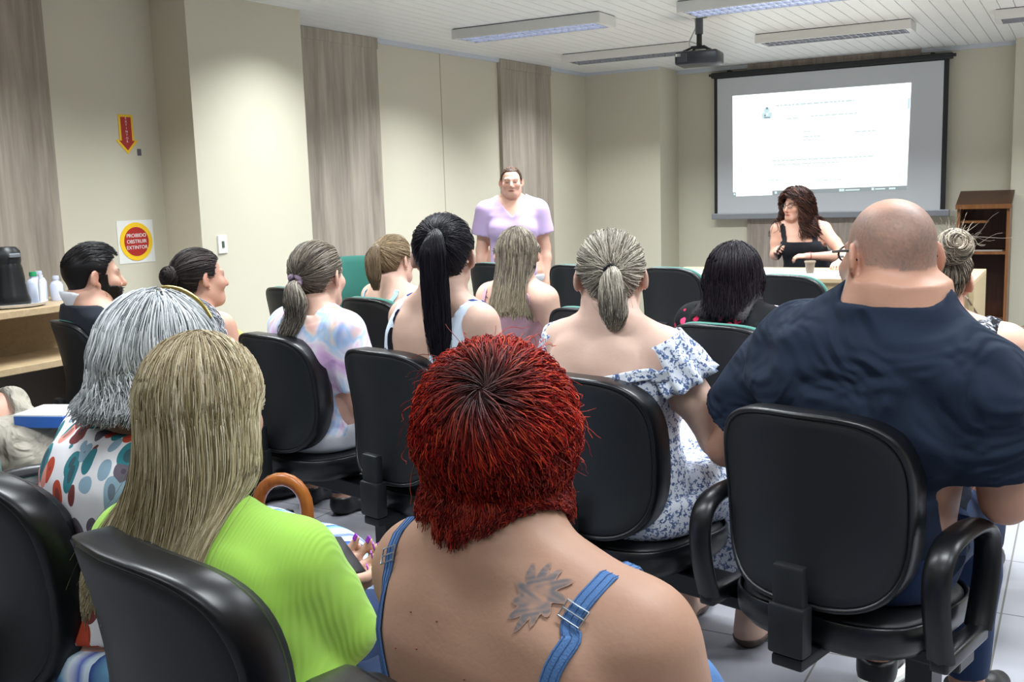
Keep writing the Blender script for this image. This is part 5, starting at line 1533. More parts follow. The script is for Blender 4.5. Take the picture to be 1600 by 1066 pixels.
# ---------------------------------------------------------------- 4. grey-blonde ponytail, blue floral dress
def floral_blue(t, v):
    a = t.vor(v, 110.0); n = t.noise(v, 70, 3.0).outputs[0]; n2 = t.noise(v, 150, 2.0).outputs[0]
    k = t.math('MULTIPLY', t.math('GREATER_THAN', n, 0.50), t.math('GREATER_THAN', n2, 0.47))
    col = t.mix(a.outputs['Color'], srgb('#3c4f7c'), srgb('#7d90b8'))
    return t.mix(k, srgb('#dfe4ee'), col)
def pony_woman():
    rng = np.random.default_rng(14)
    arms = {'R': ((0.255, 0.06, 0.735), (0.13, 0.31, 0.66), None, 0.5)}
    p = sit('pony', 'person with a grey-blonde ponytail in a white and blue floral off-shoulder dress', (953, 360), hs=1.0, lift=0.014, hyaw=23.5, hpitch=0, w=1.04, skin='#d5b5a4', arms=arms, shoulder=1.0)
    p.skin_mesh(0.008, 0.006)
    M = pattern_mat('blue_floral', floral_blue)
    p.cloth_mesh('dress', M, ('T',), reg_tank(p, 0.0, 0.69, 0.72, 0.165, kb=3.5, kf=3.0, arm_t=0.7), 0.008, 0.008, folds=0.003)
    trousers(p, M, 'skirt', skirt=0.20, folds=0.006); shoes(p, M_sandal, top=0.03)
    # ruffled sleeves round the shoulders
    for key, sx in (('L', -1), ('R', 1)):
        S, e, w = p.arm[key]; d = (e - S) / np.linalg.norm(e - S); A = np.cross(d, (0, 1, 0)); A /= np.linalg.norm(A); B = np.cross(d, A)
        V = []; F = []; n, rows = 96, 9
        for r in range(rows):
            f = r / (rows - 1)
            for i in range(n):
                q = 2 * np.pi * i / n
                rad = 0.058 + 0.030 * f + 0.011 * f * math.sin(q * 11 + 2 * f) + 0.005 * math.sin(q * 5 + f * 9) * f
                c = S + d * (-0.035 + 0.13 * f) + A * 0 + np.array([0, 0, 0.004])
                V.append(c + rad * (math.cos(q) * A + math.sin(q) * B))
        for r in range(rows - 1):
            for i in range(n): j = (i + 1) % n; F.append((r * n + i, r * n + j, (r + 1) * n + j, (r + 1) * n + i))
        o = mesh_obj('ruffle_sleeve', V, F, M, p.root)
        md = o.modifiers.new('thick', 'SOLIDIFY'); md.thickness = 0.003
    p.band('neckline_ruffle', [p.spine(0.80) + (-0.19, -0.02, 0), p.spine(0.76) + (-0.13, -0.09, 0), p.spine(0.70) + (0, -0.12, 0), p.spine(0.76) + (0.13, -0.09, 0), p.spine(0.80) + (0.19, -0.02, 0)], 0.03, 0.008, M, 0.008, 60)
    T = np.array([0.0, -0.93, 0.02]); tie = p.hp(0, -0.128, 0.028)
    base = ['#a0968a', '#bab09f', '#857c70', '#d6cebe', '#6b645a', '#c9c0b0']
    cols = lambda n, m: tone(rng, n, m, base, 0.2)
    parts = [cap_mesh(p, '#6f685c', 0.009, 0.006, back=-1.25), hair_swept(p, rng, 3600, T, cols, 0.012, 0.0010, 14, 0.010)]
    ctrl = [tie + (0, 0.012, 0), p.hp(0, -0.150, 0.018), p.hp(0.004, -0.160, -0.03), p.hp(0.006, -0.142, -0.085), p.hp(0.004, -0.12, -0.120)]
    Xt = hair_tail(rng, 1500, ctrl, [0.010, 0.028, 0.037, 0.036, 0.014], cols, m=20, flat=(1.0, 0.7))
    parts.append(strand_mesh(Xt, 0.0011, 0.0006, cols(1500, 20)))
    f = Sdf(); f.chain(ctrl, [0.004, 0.012, 0.018, 0.018, 0.004], 0.02, 'P')
    parts.append((*mesh_field(lambda l, h, m: f.grid(l, h, m), *f.bounds(), 0.005), np.array(srgb('#8b8272'))))
    st = on_skull(p, np.array([[0.2 * s, -0.75, -0.64] for s in rng.normal(size=60)]), np.full(60, 0.008))
    dn = st[:, None] + np.linspace(0, 1, 12)[None, :, None] * np.array([0, 0, -0.07]) + 0.012 * np.sin(np.linspace(0, 5, 12))[None, :, None] * rng.normal(size=(60, 1, 3))
    parts.append(strand_mesh(dn, 0.0006, 0.0003, cols(60, 12)))
    h = hair_obj(p, parts)
    r = 0.0155; m = MB(); R = p.R
    m.tube([tie + R @ np.array([r * math.cos(q), -0.004, r * math.sin(q)]) for q in np.linspace(0, 2 * np.pi, 20, endpoint=False)], 0.0045, 8, closed=True)
    m.build('hair_tie', M_black, h, smooth=True)
    return p
pony_woman()
# ---------------------------------------------------------------- 5. long black ponytail
def print_navy(t, v):
    w = t.n('ShaderNodeMapping'); t.put(w.inputs[0], v); w.inputs['Scale'].default_value = (1, 1, 0.45); w.inputs['Rotation'].default_value = (0.3, 0.7, 0.2)
    a = t.vor(w.outputs[0], 21.0); d = t.noise(v, 14, 1.0, 0.4, 1.2).outputs[0]
    k = t.math('LESS_THAN', t.math('ADD', a.outputs['Distance'], t.math('MULTIPLY', d, 0.25)), 0.58)
    pick = t.ramp(a.outputs['Color'], [(0.0, srgb('#20263e')), (0.45, srgb('#2a3a78')), (0.7, srgb('#17181f'))], 'CONSTANT')
    base = t.mix(t.noise(v, 9, 2.0).outputs[0], srgb('#b9cfe6'), srgb('#e8ecf2'))
    return t.mix(k, base, pick)
def black_pony():
    rng = np.random.default_rng(15)
    p = sit('mid', 'person with a long black ponytail in a white and navy print dress', (692, 336), hs=1.02, lift=0.015, hyaw=22, hpitch=-2, w=1.0, skin='#cbaa98', neck=0.10)
    p.skin_mesh(0.009, 0.006, opts=dict(brow=srgb('#241c1c')))
    M = pattern_mat('navy_print', print_navy)
    p.cloth_mesh('dress', M, ('T',), reg_tank(p, 0.0, 0.52, 0.80, 0.158, kb=26, kf=9, arm_t=0.66), 0.007, 0.008, folds=0.002)
    trousers(p, M, 'skirt', skirt=0.35); shoes(p, M_shoe, top=0.05)
    T = np.array([0.0, -0.86, 0.42]); tie = p.hp(0, -0.122, 0.066)
    base = ['#16141c', '#1d1a22', '#100f14', '#231e24', '#191722']
    cols = lambda n, m: tone(rng, n, m, base, 0.2)
    parts = [cap_mesh(p, '#141218', 0.012, 0.006, back=-1.25), hair_swept(p, rng, 3400, T, cols, 0.015, 0.0011, 14, 0.008)]
    ctrl = [tie + (0, 0.012, 0), p.hp(0, -0.155, 0.070), p.hp(0, -0.178, 0.03), p.hp(0.0, -0.172, -0.08), p.hp(0.003, -0.165, -0.20), p.hp(0.006, -0.155, -0.31)]
    parts.append(strand_mesh(hair_tail(rng, 1700, ctrl, [0.012, 0.034, 0.047, 0.047, 0.044, 0.032], cols, m=22, flat=(1.0, 0.6)), 0.0012, 0.0007, cols(1700, 22)))
    f = Sdf(); f.chain(ctrl, [0.006, 0.016, 0.022, 0.022, 0.02, 0.006], 0.02, 'P')
    parts.append((*mesh_field(lambda l, h, m: f.grid(l, h, m), *f.bounds(), 0.006), np.array(srgb('#121016'))))
    h = hair_obj(p, parts)
    m = MB(); m.tube([tie + p.R @ np.array([0.017 * math.cos(q), -0.006, 0.017 * math.sin(q)]) for q in np.linspace(0, 2 * np.pi, 20, endpoint=False)], 0.004, 8, closed=True)
    m.build('hair_tie', M_black, h, smooth=True)
black_pony()

# ---------------------------------------------------------------- 6. tie-dye shirt
def tiedye(t, v):
    n = t.noise(v, 5.5, 2.0, 0.5, 1.2).outputs[0]; n2 = t.noise(v, 11, 2.0, 0.5, 0.8).outputs[0]
    a = t.ramp(n, [(0.28, srgb('#c58fc9')), (0.40, srgb('#e3c4e4')), (0.48, srgb('#e9e4ea')), (0.56, srgb('#a9cbe8')), (0.64, srgb('#e6cfc0')), (0.74, srgb('#d99a86'))])
    b = t.ramp(n2, [(0.3, srgb('#f0e6ee')), (0.5, srgb('#ffffff')), (0.7, srgb('#c6b6dc'))])
    return t.mix(0.75, a, b, 'MULTIPLY')
def tie_woman():
    rng = np.random.default_rng(16)
    p = sit('tie', 'person with a low wavy ponytail in a pastel tie-dye shirt', (495, 378), hs=1.0, lift=0.012, hyaw=8, hpitch=2, w=0.98, skin='#cda794', neck=0.105)
    p.skin_mesh(0.009, 0.006)
    M = pattern_mat('tie_dye', tiedye)
    p.cloth_mesh('shirt', M, ('T', 'AL', 'AR'), reg_shirt(p, 0.06, 0.96, 0.93, 0.72), 0.010, 0.008, extra=loose_sleeves(p, 0.062, 0.070, 0.72), folds=0.004, fscale=24, seed=6)
    trousers(p, M_whitejean); shoes(p, M_shoe)
    T = np.array([-0.12, -0.93, -0.28]); tie = p.hp(-0.018, -0.120, -0.012)
    base = ['#5f564c', '#7b7063', '#4c453e', '#8f8474', '#6b6156']
    cols = lambda n, m: tone(rng, n, m, base, 0.2)
    parts = [cap_mesh(p, '#544b42', 0.009, 0.006, back=-1.25), hair_swept(p, rng, 2600, T, cols, 0.011, 0.0012, 13, 0.008)]
    ctrl = [tie + (0, 0.01, 0), p.hp(-0.02, -0.145, -0.03), p.hp(-0.006, -0.150, -0.075), p.hp(-0.014, -0.135, -0.13), p.hp(-0.055, -0.13, -0.20), p.hp(-0.075, -0.125, -0.235)]
    X = hair_tail(rng, 900, ctrl, [0.010, 0.030, 0.046, 0.036, 0.034, 0.012], cols, m=22, flat=(1.0, 0.7), frizz=0.010)
    parts.append(strand_mesh(p.push_out(X, 0.008, None, 2), 0.0012, 0.0007, tone(rng, 900, 22, ['#8d8579', '#a79d8f', '#6f675d', '#5a534c'], 0.2)))
    f = Sdf(); f.chain(ctrl, [0.004, 0.012, 0.019, 0.014, 0.013, 0.004], 0.02, 'P')
    parts.append((*mesh_field(lambda l, h, m: f.grid(l, h, m), *f.bounds(), 0.006), np.array(srgb('#6f675d'))))
    h = hair_obj(p, parts)
    m = MB(); m.tube([tie + p.R @ np.array([0.02 * math.cos(q), -0.008 + 0.004 * math.sin(5 * q), 0.02 * math.sin(q)]) for q in np.linspace(0, 2 * np.pi, 30, endpoint=False)], [0.009 + 0.003 * math.sin(7 * i) for i in range(30)], 8, closed=True)
    m.build('scrunchie', plain('scrunchie_mauve', '#8d7a8c', 0.8), h, smooth=True)
tie_woman()

# ---------------------------------------------------------------- 7. white-haired woman, blouse with painted blobs
def blobs(t, v):
    w = t.n('ShaderNodeMapping'); t.put(w.inputs[0], v); w.inputs['Scale'].default_value = (1.15, 1, 0.8); w.inputs['Rotation'].default_value = (0, 0.5, 0)
    dn = t.noise(v, 9, 1.0); off = t.n('ShaderNodeVectorMath', operation='ADD'); t.put(off.inputs[0], w.outputs[0])
    sc = t.n('ShaderNodeVectorMath', operation='SCALE'); t.put(sc.inputs[0], dn.outputs['Color']); sc.inputs['Scale'].default_value = 0.05; t.put(off.inputs[1], sc.outputs[0])
    a = t.vor(off.outputs[0], 22.0, rand=0.8)
    sp = t.n('ShaderNodeSeparateColor'); t.put(sp.inputs[0], a.outputs['Color'])
    pick = t.ramp(sp.outputs[0], [(0.0, srgb('#a8432f')), (0.18, srgb('#2f6f78')), (0.38, srgb('#5c5560')), (0.55, srgb('#c98478')), (0.68, srgb('#7f98a8')), (0.85, srgb('#6b3535'))], 'CONSTANT')
    dark = t.mix(t.math('LESS_THAN', a.outputs['Distance'], 0.30), pick, t.mix(0.6, pick, srgb('#3a3038')))
    return t.mix(t.math('LESS_THAN', a.outputs['Distance'], 0.56), srgb('#cfcdd0'), dark)
def stripes(t, v):
    sp = t.n('ShaderNodeSeparateXYZ'); t.put(sp.inputs[0], v)
    n = t.noise(v, 6, 2.0).outputs[0]
    f = t.math('FRACT', t.math('ADD', t.math('MULTIPLY', sp.outputs[0], 14.0), n))
    return t.ramp(f, [(0.0, srgb('#2f3f8c')), (0.3, srgb('#7fb4d6')), (0.5, srgb('#dfe7f0')), (0.75, srgb('#5e6fc0')), (0.9, srgb('#cfe0ee'))])
def white_woman():
    rng = np.random.default_rng(17)
    p = sit('white', 'person with wavy white hair and a gold band in a blouse of painted blobs', (243, 462), depth=1.95, hs=1.0, lift=0.025, lat=0.07, f=0.24, hyaw=14, hpitch=6, hroll=4, w=1.02, skin='#cda48f', neck=0.09)
    p.skin_mesh(0.010, 0.006)
    M = pattern_mat('blob_print', blobs); M2 = pattern_mat('blue_stripes', stripes)
    p.cloth_mesh('blouse', M, ('T', 'AL', 'AR'), reg_shirt(p, 0.24, 0.97, 0.93, 0.95), 0.014, 0.009, extra=loose_sleeves(p, 0.062, 0.072, 0.95), folds=0.005, fscale=20, seed=4)
    trousers(p, M2, 'skirt', skirt=0.25, top=0.22); shoes(p, M_sandal)
    N = 4200; kw = dict(back=-1.25, side=-0.10, front=0.5)
    X = hair_long(p, rng, N, p.H[2] - 0.065, part=(0.25, 0.35, 0.9), off=0.036, m=26, flare=0.03, sag=-0.005, margin=0.010, wave=0.010, wfreq=1.3, clump=0.7, groups=90, zvar=0.016, inward=0.0, azmin=0.9, **kw)
    zt = np.clip((p.H[2] - 0.06 - X[..., 2]) / 0.10, 0, 1); X[..., 0] -= 0.045 * zt ** 2
    X += 0.008 * lattice(X, 34, 9)[..., None] * np.array([1, 1, 0.4])
    cols = tone(rng, N, 26, ['#b6b9bb', '#cfd2d3', '#9a9ea1', '#dfe1e2', '#c0c3c5'], 0.14, tip=('#6a6d70', 0.35, 0.55))
    parts = [strand_mesh(X, 0.0013, 0.0007, cols), cap_mesh(p, '#85898d', 0.022, 0.006, **kw)]
    # front sweep beyond the band
    n2 = 900; u = scalp_dirs(n2 * 3, rng, **kw); u = u[u[:, 1] > 0.25][:n2]; n2 = len(u)
    e = u + np.array([0.55, 0.25, -0.55]); e /= np.linalg.norm(e, axis=1)[:, None]
    U = slerp(u[:, None], e[:, None], np.linspace(0, 1, 14)[None, :, None])
    o = 0.025 + 0.030 * np.sin(np.pi * np.linspace(0, 1, 14))[None] * rng.uniform(0.3, 1, (n2, 1))
    X2 = jitter(clumped(on_skull(p, U, o), rng, 40, 0.5), rng, 0.006, 1.5)
    parts.append(strand_mesh(X2, 0.0013, 0.0007, tone(rng, n2, 14, ['#a9acb4', '#8d9098', '#777a82', '#bfc2c8'], 0.12)))
    h = hair_obj(p, parts)
    pts = []
    for q in np.linspace(-0.15, 0.95, 24):
        d = np.array([math.sin(q), 0.22, math.cos(q)]); pts.append(on_skull(p, d / np.linalg.norm(d), 0.044))
    mb = MB(); mb.tube(pts, 0.0042, 8, 0.6); mb.build('hair_band', plain('band_gold', '#8f7a3e', 0.3, 0.6), h, smooth=True)
white_woman()
# walking cane standing before her
cw = np.array([-1.355, 1.545])
pts = [(0, 0, 0.0), (0, 0, 0.3), (0, 0, 0.72)] + [(-0.05 + 0.05 * math.cos(q), 0, 0.76 + 0.062 * math.sin(q)) for q in np.linspace(0.0, math.pi, 12)] + [(-0.10, 0, 0.71)]
cane = thing('walking_cane', 'orange-brown wooden walking cane with crook handle beside the lime green shoulder', 'cane', (cw[0], cw[1], 0), math.radians(28))
MB().tube([p_ for p_ in pts if True], [0.010, 0.010, 0.0125] + [0.0135] * 12 + [0.0125], 14).build('stick', wood('cane_wood', '#b06a2c', '#86481a', (30, 30, 4), 0.3), cane, smooth=True)
MB().lathe([(0.014, 0), (0.015, 0.02), (0.012, 0.035)], seg=14).build('rubber_tip', M_black, cane, auto=40)

# ---------------------------------------------------------------- 8. bearded man in a suit
def suit_man():
    rng = np.random.default_rng(18)
    p = sit('suit', 'person with short black hair and beard in a dark suit jacket', (142, 378), depth=4.22, hs=1.06, lift=0.026, hyaw=-24, hpitch=2, w=1.0, male=True, skin='#c99f8a', neck=0.085, sht=0.80, f=0.33)
    p.skin_mesh(0.010, 0.006, opts=dict(brow=srgb('#1d1715')))
    M = cloth('suit_dark', '#23272f', weave=800)
    p.cloth_mesh('jacket', M, ('T', 'AL', 'AR', 'FL', 'FR'), reg_shirt(p, 0.02, 0.965, 0.80, 1.95, nk=0), 0.018, 0.010, folds=0.004, seed=2)
    x = Sdf(); x.cone(p.spine(0.90), p.spine(1.08) + (0, 0.004, 0), 0.078, 0.068, 0.02, 'N')
    def reg(P):
        t, u, v = p.tuv(P); return np.maximum((t - 1.045) * zs(p) + 0.25 * v, (0.88 - t) * zs(p))
    p.cloth_mesh('shirt_collar', plain('collar_white', '#e6e8ec', 0.7), ('N',), reg, 0.010, 0.006, extra=x)
    trousers(p, M_darktrs); shoes(p, M_shoe)
    N = 3200; kw = dict(back=-1.25, side=-0.10, front=0.50)
    u = scalp_dirs(N, rng, **kw); t = np.linspace(0, 1, 10)
    d = np.stack([0.15 * u[:, 0], -0.75 * np.ones(N), 0.1 - 0.5 * (u[:, 1] < 0)], 1) * (0.25 + 0.2 * rng.uniform(size=(N, 1)))
    U = u[:, None] + d[:, None] * t[None, :, None]; U /= np.linalg.norm(U, axis=2, keepdims=True)
    vol = 0.008 + 0.032 * np.clip(u[:, 2], 0, 1)[:, None] * (0.5 + 0.7 * np.clip(u[:, 1], -0.3, 1)[:, None]) * rng.uniform(0.5, 1.1, (N, 1)) * np.ones((1, 10))
    parts = [strand_mesh(clumped(on_skull(p, U, vol), rng, 120, 0.4), 0.0013, 0.0008, tone(rng, N, 10, ['#141112', '#1d1918', '#0f0d0e'], 0.2)), cap_mesh(p, '#100e0f', 0.012, 0.006, **kw)]
    hair_obj(p, parts)
    # beard: a shell over jaw and chin plus short strands
    n2 = 1500; q = rng.uniform(-1, 1, (n2 * 4, 3)) * np.array([.075, .07, .06]) + np.array([0, 0.05, -0.07])
    P = p.H + (q * p.hs) @ p.R.T
    for _ in range(4):
        d_ = p.f.ev(P, ('H',)); e = 0.003
        g = np.stack([p.f.ev(P + np.eye(3)[k] * e, ('H',)) - p.f.ev(P - np.eye(3)[k] * e, ('H',)) for k in range(3)], -1); g /= np.linalg.norm(g, axis=-1)[..., None] + 1e-9
        P = P - g * d_[..., None]
    q = ((P - p.H) @ p.R) / p.hs
    ok = (q[:, 1] > 0.005) & (q[:, 2] < -0.030 - 0.25 * np.clip(q[:, 1] - 0.055, 0, 1)) & (q[:, 2] > -0.118) & ~((np.abs(q[:, 0]) < 0.022) & (q[:, 2] > -0.078) & (q[:, 2] < -0.058))
    ok |= (q[:, 1] > -0.01) & (q[:, 2] < -0.0) & (np.abs(q[:, 0]) > 0.06) & (q[:, 2] > -0.09) & (q[:, 1] < 0.03)
    P, g = P[ok][:n2], g[ok][:n2]
    t = np.linspace(0, 1, 6)[None, :, None]
    dirs = g * 0.6 + p.R @ np.array([0, 0.1, -0.8]) + 0.25 * rng.normal(size=g.shape)
    X = P[:, None] + dirs[:, None] * t * 0.013 * (0.6 + 0.6 * rng.uniform(size=(len(P), 1, 1)))
    bp = [strand_mesh(X, 0.0011, 0.0007, tone(rng, len(P), 6, ['#17120f', '#221a16', '#0f0c0b'], 0.2))]
    def fld(l, hx, m):
        G = grid_pts(l, hx, m); Q = ((G - p.H) @ p.R) / p.hs
        D = p.f.grid(l, hx, m, ('H',)) - 0.006
        up = 0.045 * np.clip((np.abs(Q[..., 0]) - 0.05) / 0.02, 0, 1) * (Q[..., 1] < 0.035)
        r = np.maximum(np.maximum(-0.004 - Q[..., 1] + 0.0, Q[..., 2] + 0.032 - up + 0.25 * np.clip(Q[..., 1] - 0.055, 0, 1)), -0.13 - Q[..., 2])
        mouth = np.maximum(np.abs(Q[..., 0]) - 0.02, np.abs(Q[..., 2] + 0.068) - 0.008)
        return np.maximum(np.maximum(D, r), np.where(Q[..., 1] > 0.07, -mouth, -1))
    c = p.hp(0, 0.03, -0.07)
    bp.append((*mesh_field(fld, c - 0.12, c + 0.12, 0.005), np.array(srgb('#17120f'))))
    hair_obj(p, bp, 'beard')
suit_man()

# ---------------------------------------------------------------- generic short builders
def bun_mesh(rng, c, r, cols, n=420, m=26, R=np.eye(3), squash=0.8):
    """wound bun: strands coiling round a ball"""
    a = rng.uniform(0, 2 * np.pi, (n, 1)); t = np.linspace(0, 1, m)[None]
    th = a + t * rng.uniform(2.0, 4.0, (n, 1)); ph = rng.uniform(-1.3, 1.3, (n, 1)) + 0.5 * np.sin(t * 4 + a)
    rr = r * rng.uniform(0.85, 1.08, (n, 1))
    X = np.stack([rr * np.cos(th) * np.cos(ph), squash * rr * np.sin(ph), rr * np.sin(th) * np.cos(ph)], -1) @ R.T + c
    f = Sdf(); f.ell(c, (r * 0.9, r * 0.9 * squash, r * 0.9), 0.01, 'P', R)
    V, F = mesh_field(lambda l, h, k: f.grid(l, h, k), *f.bounds(), 0.005)
    return strand_mesh(X, 0.0013, 0.0009, cols(n, m)), (V, F)

def bun_woman():
    rng = np.random.default_rng(19)
    p = sit('bun', 'person with dark hair in a low bun and a lime yellow tank top', (310, 389), hs=1.0, lift=0.010, hyaw=-17, hpitch=0, w=0.95, skin='#c99d88', neck=0.115)
    p.skin_mesh(0.010, 0.006, opts=dict(brow=srgb('#2a2020')))
    p.cloth_mesh('tank_top', cloth('lime_yellow', '#b9cf62'), ('T',), reg_tank(p, 0.02, 0.93, 0.80, 0.15, kb=3, kf=8), 0.006, 0.009)
    trousers(p, M_jeans); shoes(p, M_shoe)
    T = np.array([0, -0.95, -0.12]); tie = p.hp(0, -0.135, 0.015)
    cols = lambda n, m: tone(rng, n, m, ['#2a2424', '#362e2c', '#1f1b1c', '#443a36'], 0.2)
    parts = [cap_mesh(p, '#241f1f', 0.008, 0.006), hair_swept(p, rng, 2200, T, cols, 0.010, 0.0012, 12, 0.006)]
    st, (V, F) = bun_mesh(rng, tie, 0.042, cols, R=p.R, squash=0.85)
    parts += [st, (V, F, np.array(srgb('#1f1b1c')))]
    hair_obj(p, parts)
    m = MB()
    for sx in (-1, 1): m.lathe([(0, -0.004), (0.004, 0), (0, 0.004)], p.hp(sx * 0.081, -0.006, -0.038), 10, False)
    m.build('earrings', plain('earring_pale', '#d8d2c0', 0.3, 0.6), p.root, smooth=True)
bun_woman()

def small_woman():
    rng = np.random.default_rng(20)
    p = sit('small', 'person with a short light brown ponytail and glasses in light blue straps', (615, 368), hs=0.96, lift=0.012, hyaw=-4, hpitch=0, w=0.92, skin='#d2ae9c', neck=0.10)
    p.skin_mesh(0.010, 0.006, opts=dict(brow=srgb('#5a4a3c')))
    p.cloth_mesh('top', cloth('white_top', '#e0e2e4'), ('T',), reg_tank(p, 0.02, 0.70, 0.76, 0.16, kb=3, kf=5), 0.006, 0.009)
    Mb = cloth('strap_blue', '#9cc4de')
    X = lambda t, u, v: p.spine(t) + np.array([u, v, 0])
    for sx in (-1, 1): p.band('strap', [X(0.70, sx * 0.09, 0.12), X(0.9, sx * 0.095, 0.02), X(0.9, sx * 0.095, -0.04), X(0.68, sx * 0.085, -0.12)], 0.02, 0.003, Mb, 0.003, 30)
    trousers(p, M_jeans); shoes(p, M_shoe)
    T = np.array([0, -0.86, 0.40]); tie = p.hp(0, -0.120, 0.065)
    cols = lambda n, m: tone(rng, n, m, ['#7d6a50', '#8f7b5f', '#66563f', '#a08c6e'], 0.16)
    parts = [cap_mesh(p, '#6b5a44', 0.009, 0.006), hair_swept(p, rng, 2000, T, cols, 0.012, 0.0013, 12, 0.008)]
    ctrl = [tie + (0, 0.012, 0), p.hp(0, -0.152, 0.066), p.hp(0, -0.170, 0.02), p.hp(0, -0.165, -0.06), p.hp(0, -0.150, -0.135)]
    parts.append(strand_mesh(hair_tail(rng, 800, ctrl, [0.010, 0.028, 0.040, 0.038, 0.014], cols, m=18, flat=(1, 0.7)), 0.0014, 0.0008, tone(rng, 800, 18, ['#6b5a46', '#7a6850', '#5a4b3a'], 0.16)))
    f = Sdf(); f.chain(ctrl, [0.004, 0.012, 0.018, 0.017, 0.004], 0.02, 'P')
    parts.append((*mesh_field(lambda l, h, m: f.grid(l, h, m), *f.bounds(), 0.006), np.array(srgb('#5f5040'))))
    hair_obj(p, parts)
    glasses(p, M_frame)
    m = MB()
    for sx in (-1, 1): m.lathe([(0, -0.005), (0.005, 0), (0, 0.005)], p.hp(sx * 0.081, -0.006, -0.04), 10, False)
    m.build('earrings', plain('earring_pale', '#d8d2c0', 0.3, 0.6), p.root, smooth=True)
small_woman()

def long_woman():
    rng = np.random.default_rng(21)
    p = sit('long', 'person with long straight brown hair in a pink tank top', (807, 353), depth=4.25, hs=0.97, lift=0.014, hyaw=24, hpitch=0, w=0.96, skin='#d0aa97', neck=0.10)
    p.skin_mesh(0.010, 0.007)
    p.cloth_mesh('tank_top', cloth('dusty_pink', '#c9a3ad'), ('T',), reg_tank(p, 0.02, 0.72, 0.74, 0.135, kb=6, kf=6), 0.006, 0.009)
    X = lambda t, u, v: p.spine(t) + np.array([u, v, 0])
    for sx in (-1, 1): p.band('strap', [X(0.70, sx * 0.09, 0.12), X(0.9, sx * 0.10, 0.02), X(0.9, sx * 0.10, -0.04), X(0.70, sx * 0.085, -0.12)], 0.02, 0.003, MATS['dusty_pink'], 0.003, 30)
    trousers(p, M_jeans); shoes(p, M_shoe)
    N = 2600; kw = dict(back=-1.25, side=-0.10, front=0.5)
    Xh = hair_long(p, rng, N, 0.895, off=0.014, m=24, flare=0.015, sag=-0.04, margin=0.012, wave=0.006, wfreq=1.2, clump=0.6, groups=70, zvar=0.022, azmin=1.8, behind=True, **kw)
    cols = tone(rng, N, 24, ['#5d544a', '#7a7062', '#4a423a', '#8f8571'], 0.18, tip=('#9a8b6c', 0.3, 0.35))
    hair_obj(p, [strand_mesh(Xh, 0.0014, 0.0008, cols), cap_mesh(p, '#4f473e', 0.011, 0.007, **kw)])
long_woman()

def flower_print(t, v):
    a = t.vor(v, 24.0, rand=0.9); n = t.noise(v, 60, 2.0).outputs[0]
    sp = t.n('ShaderNodeSeparateColor'); t.put(sp.inputs[0], a.outputs['Color'])
    pick = t.ramp(sp.outputs[0], [(0.0, srgb('#a81f42')), (0.3, srgb('#e6d0d5')), (0.48, srgb('#cf4068')), (0.66, srgb('#4a7446')), (0.8, srgb('#16171c'))], 'CONSTANT')
    d = t.math('ADD', a.outputs['Distance'], t.math('MULTIPLY', n, 0.22))
    return t.mix(t.math('LESS_THAN', d, 0.50), srgb('#0c0d11'), pick)
def bob_woman():
    rng = np.random.default_rng(22)
    p = sit('bob', 'person with a dark shoulder-length bob in a black flowered top', (1147, 378), hs=1.0, lift=0.02, hyaw=12, hpitch=0, w=1.0, skin='#cda692', neck=0.085)
    p.skin_mesh(0.010, 0.007)
    p.cloth_mesh('top', pattern_mat('flower_print', flower_print), ('T', 'AL', 'AR'), reg_shirt(p, 0.03, 0.97, 0.92, 0.7), 0.009, 0.009, extra=loose_sleeves(p, 0.058, 0.062, 0.7), folds=0.003)
    trousers(p, M_darktrs); shoes(p, M_shoe)
    N = 3000; kw = dict(back=-1.25, side=-0.10, front=0.5)
    X = hair_long(p, rng, N, p.H[2] - 0.11, off=0.024, m=24, flare=0.012, sag=-0.005, behind=True, margin=0.012, wave=0.006, wfreq=1.5, clump=0.5, groups=80, zvar=0.015, azmin=0.9, **kw)
    cols = tone(rng, N, 24, ['#17121a', '#1f1820', '#100d12', '#261c22'], 0.2)
    hair_obj(p, [strand_mesh(X, 0.0014, 0.0008, cols), cap_mesh(p, '#120e13', 0.018, 0.007, **kw)])
bob_woman()

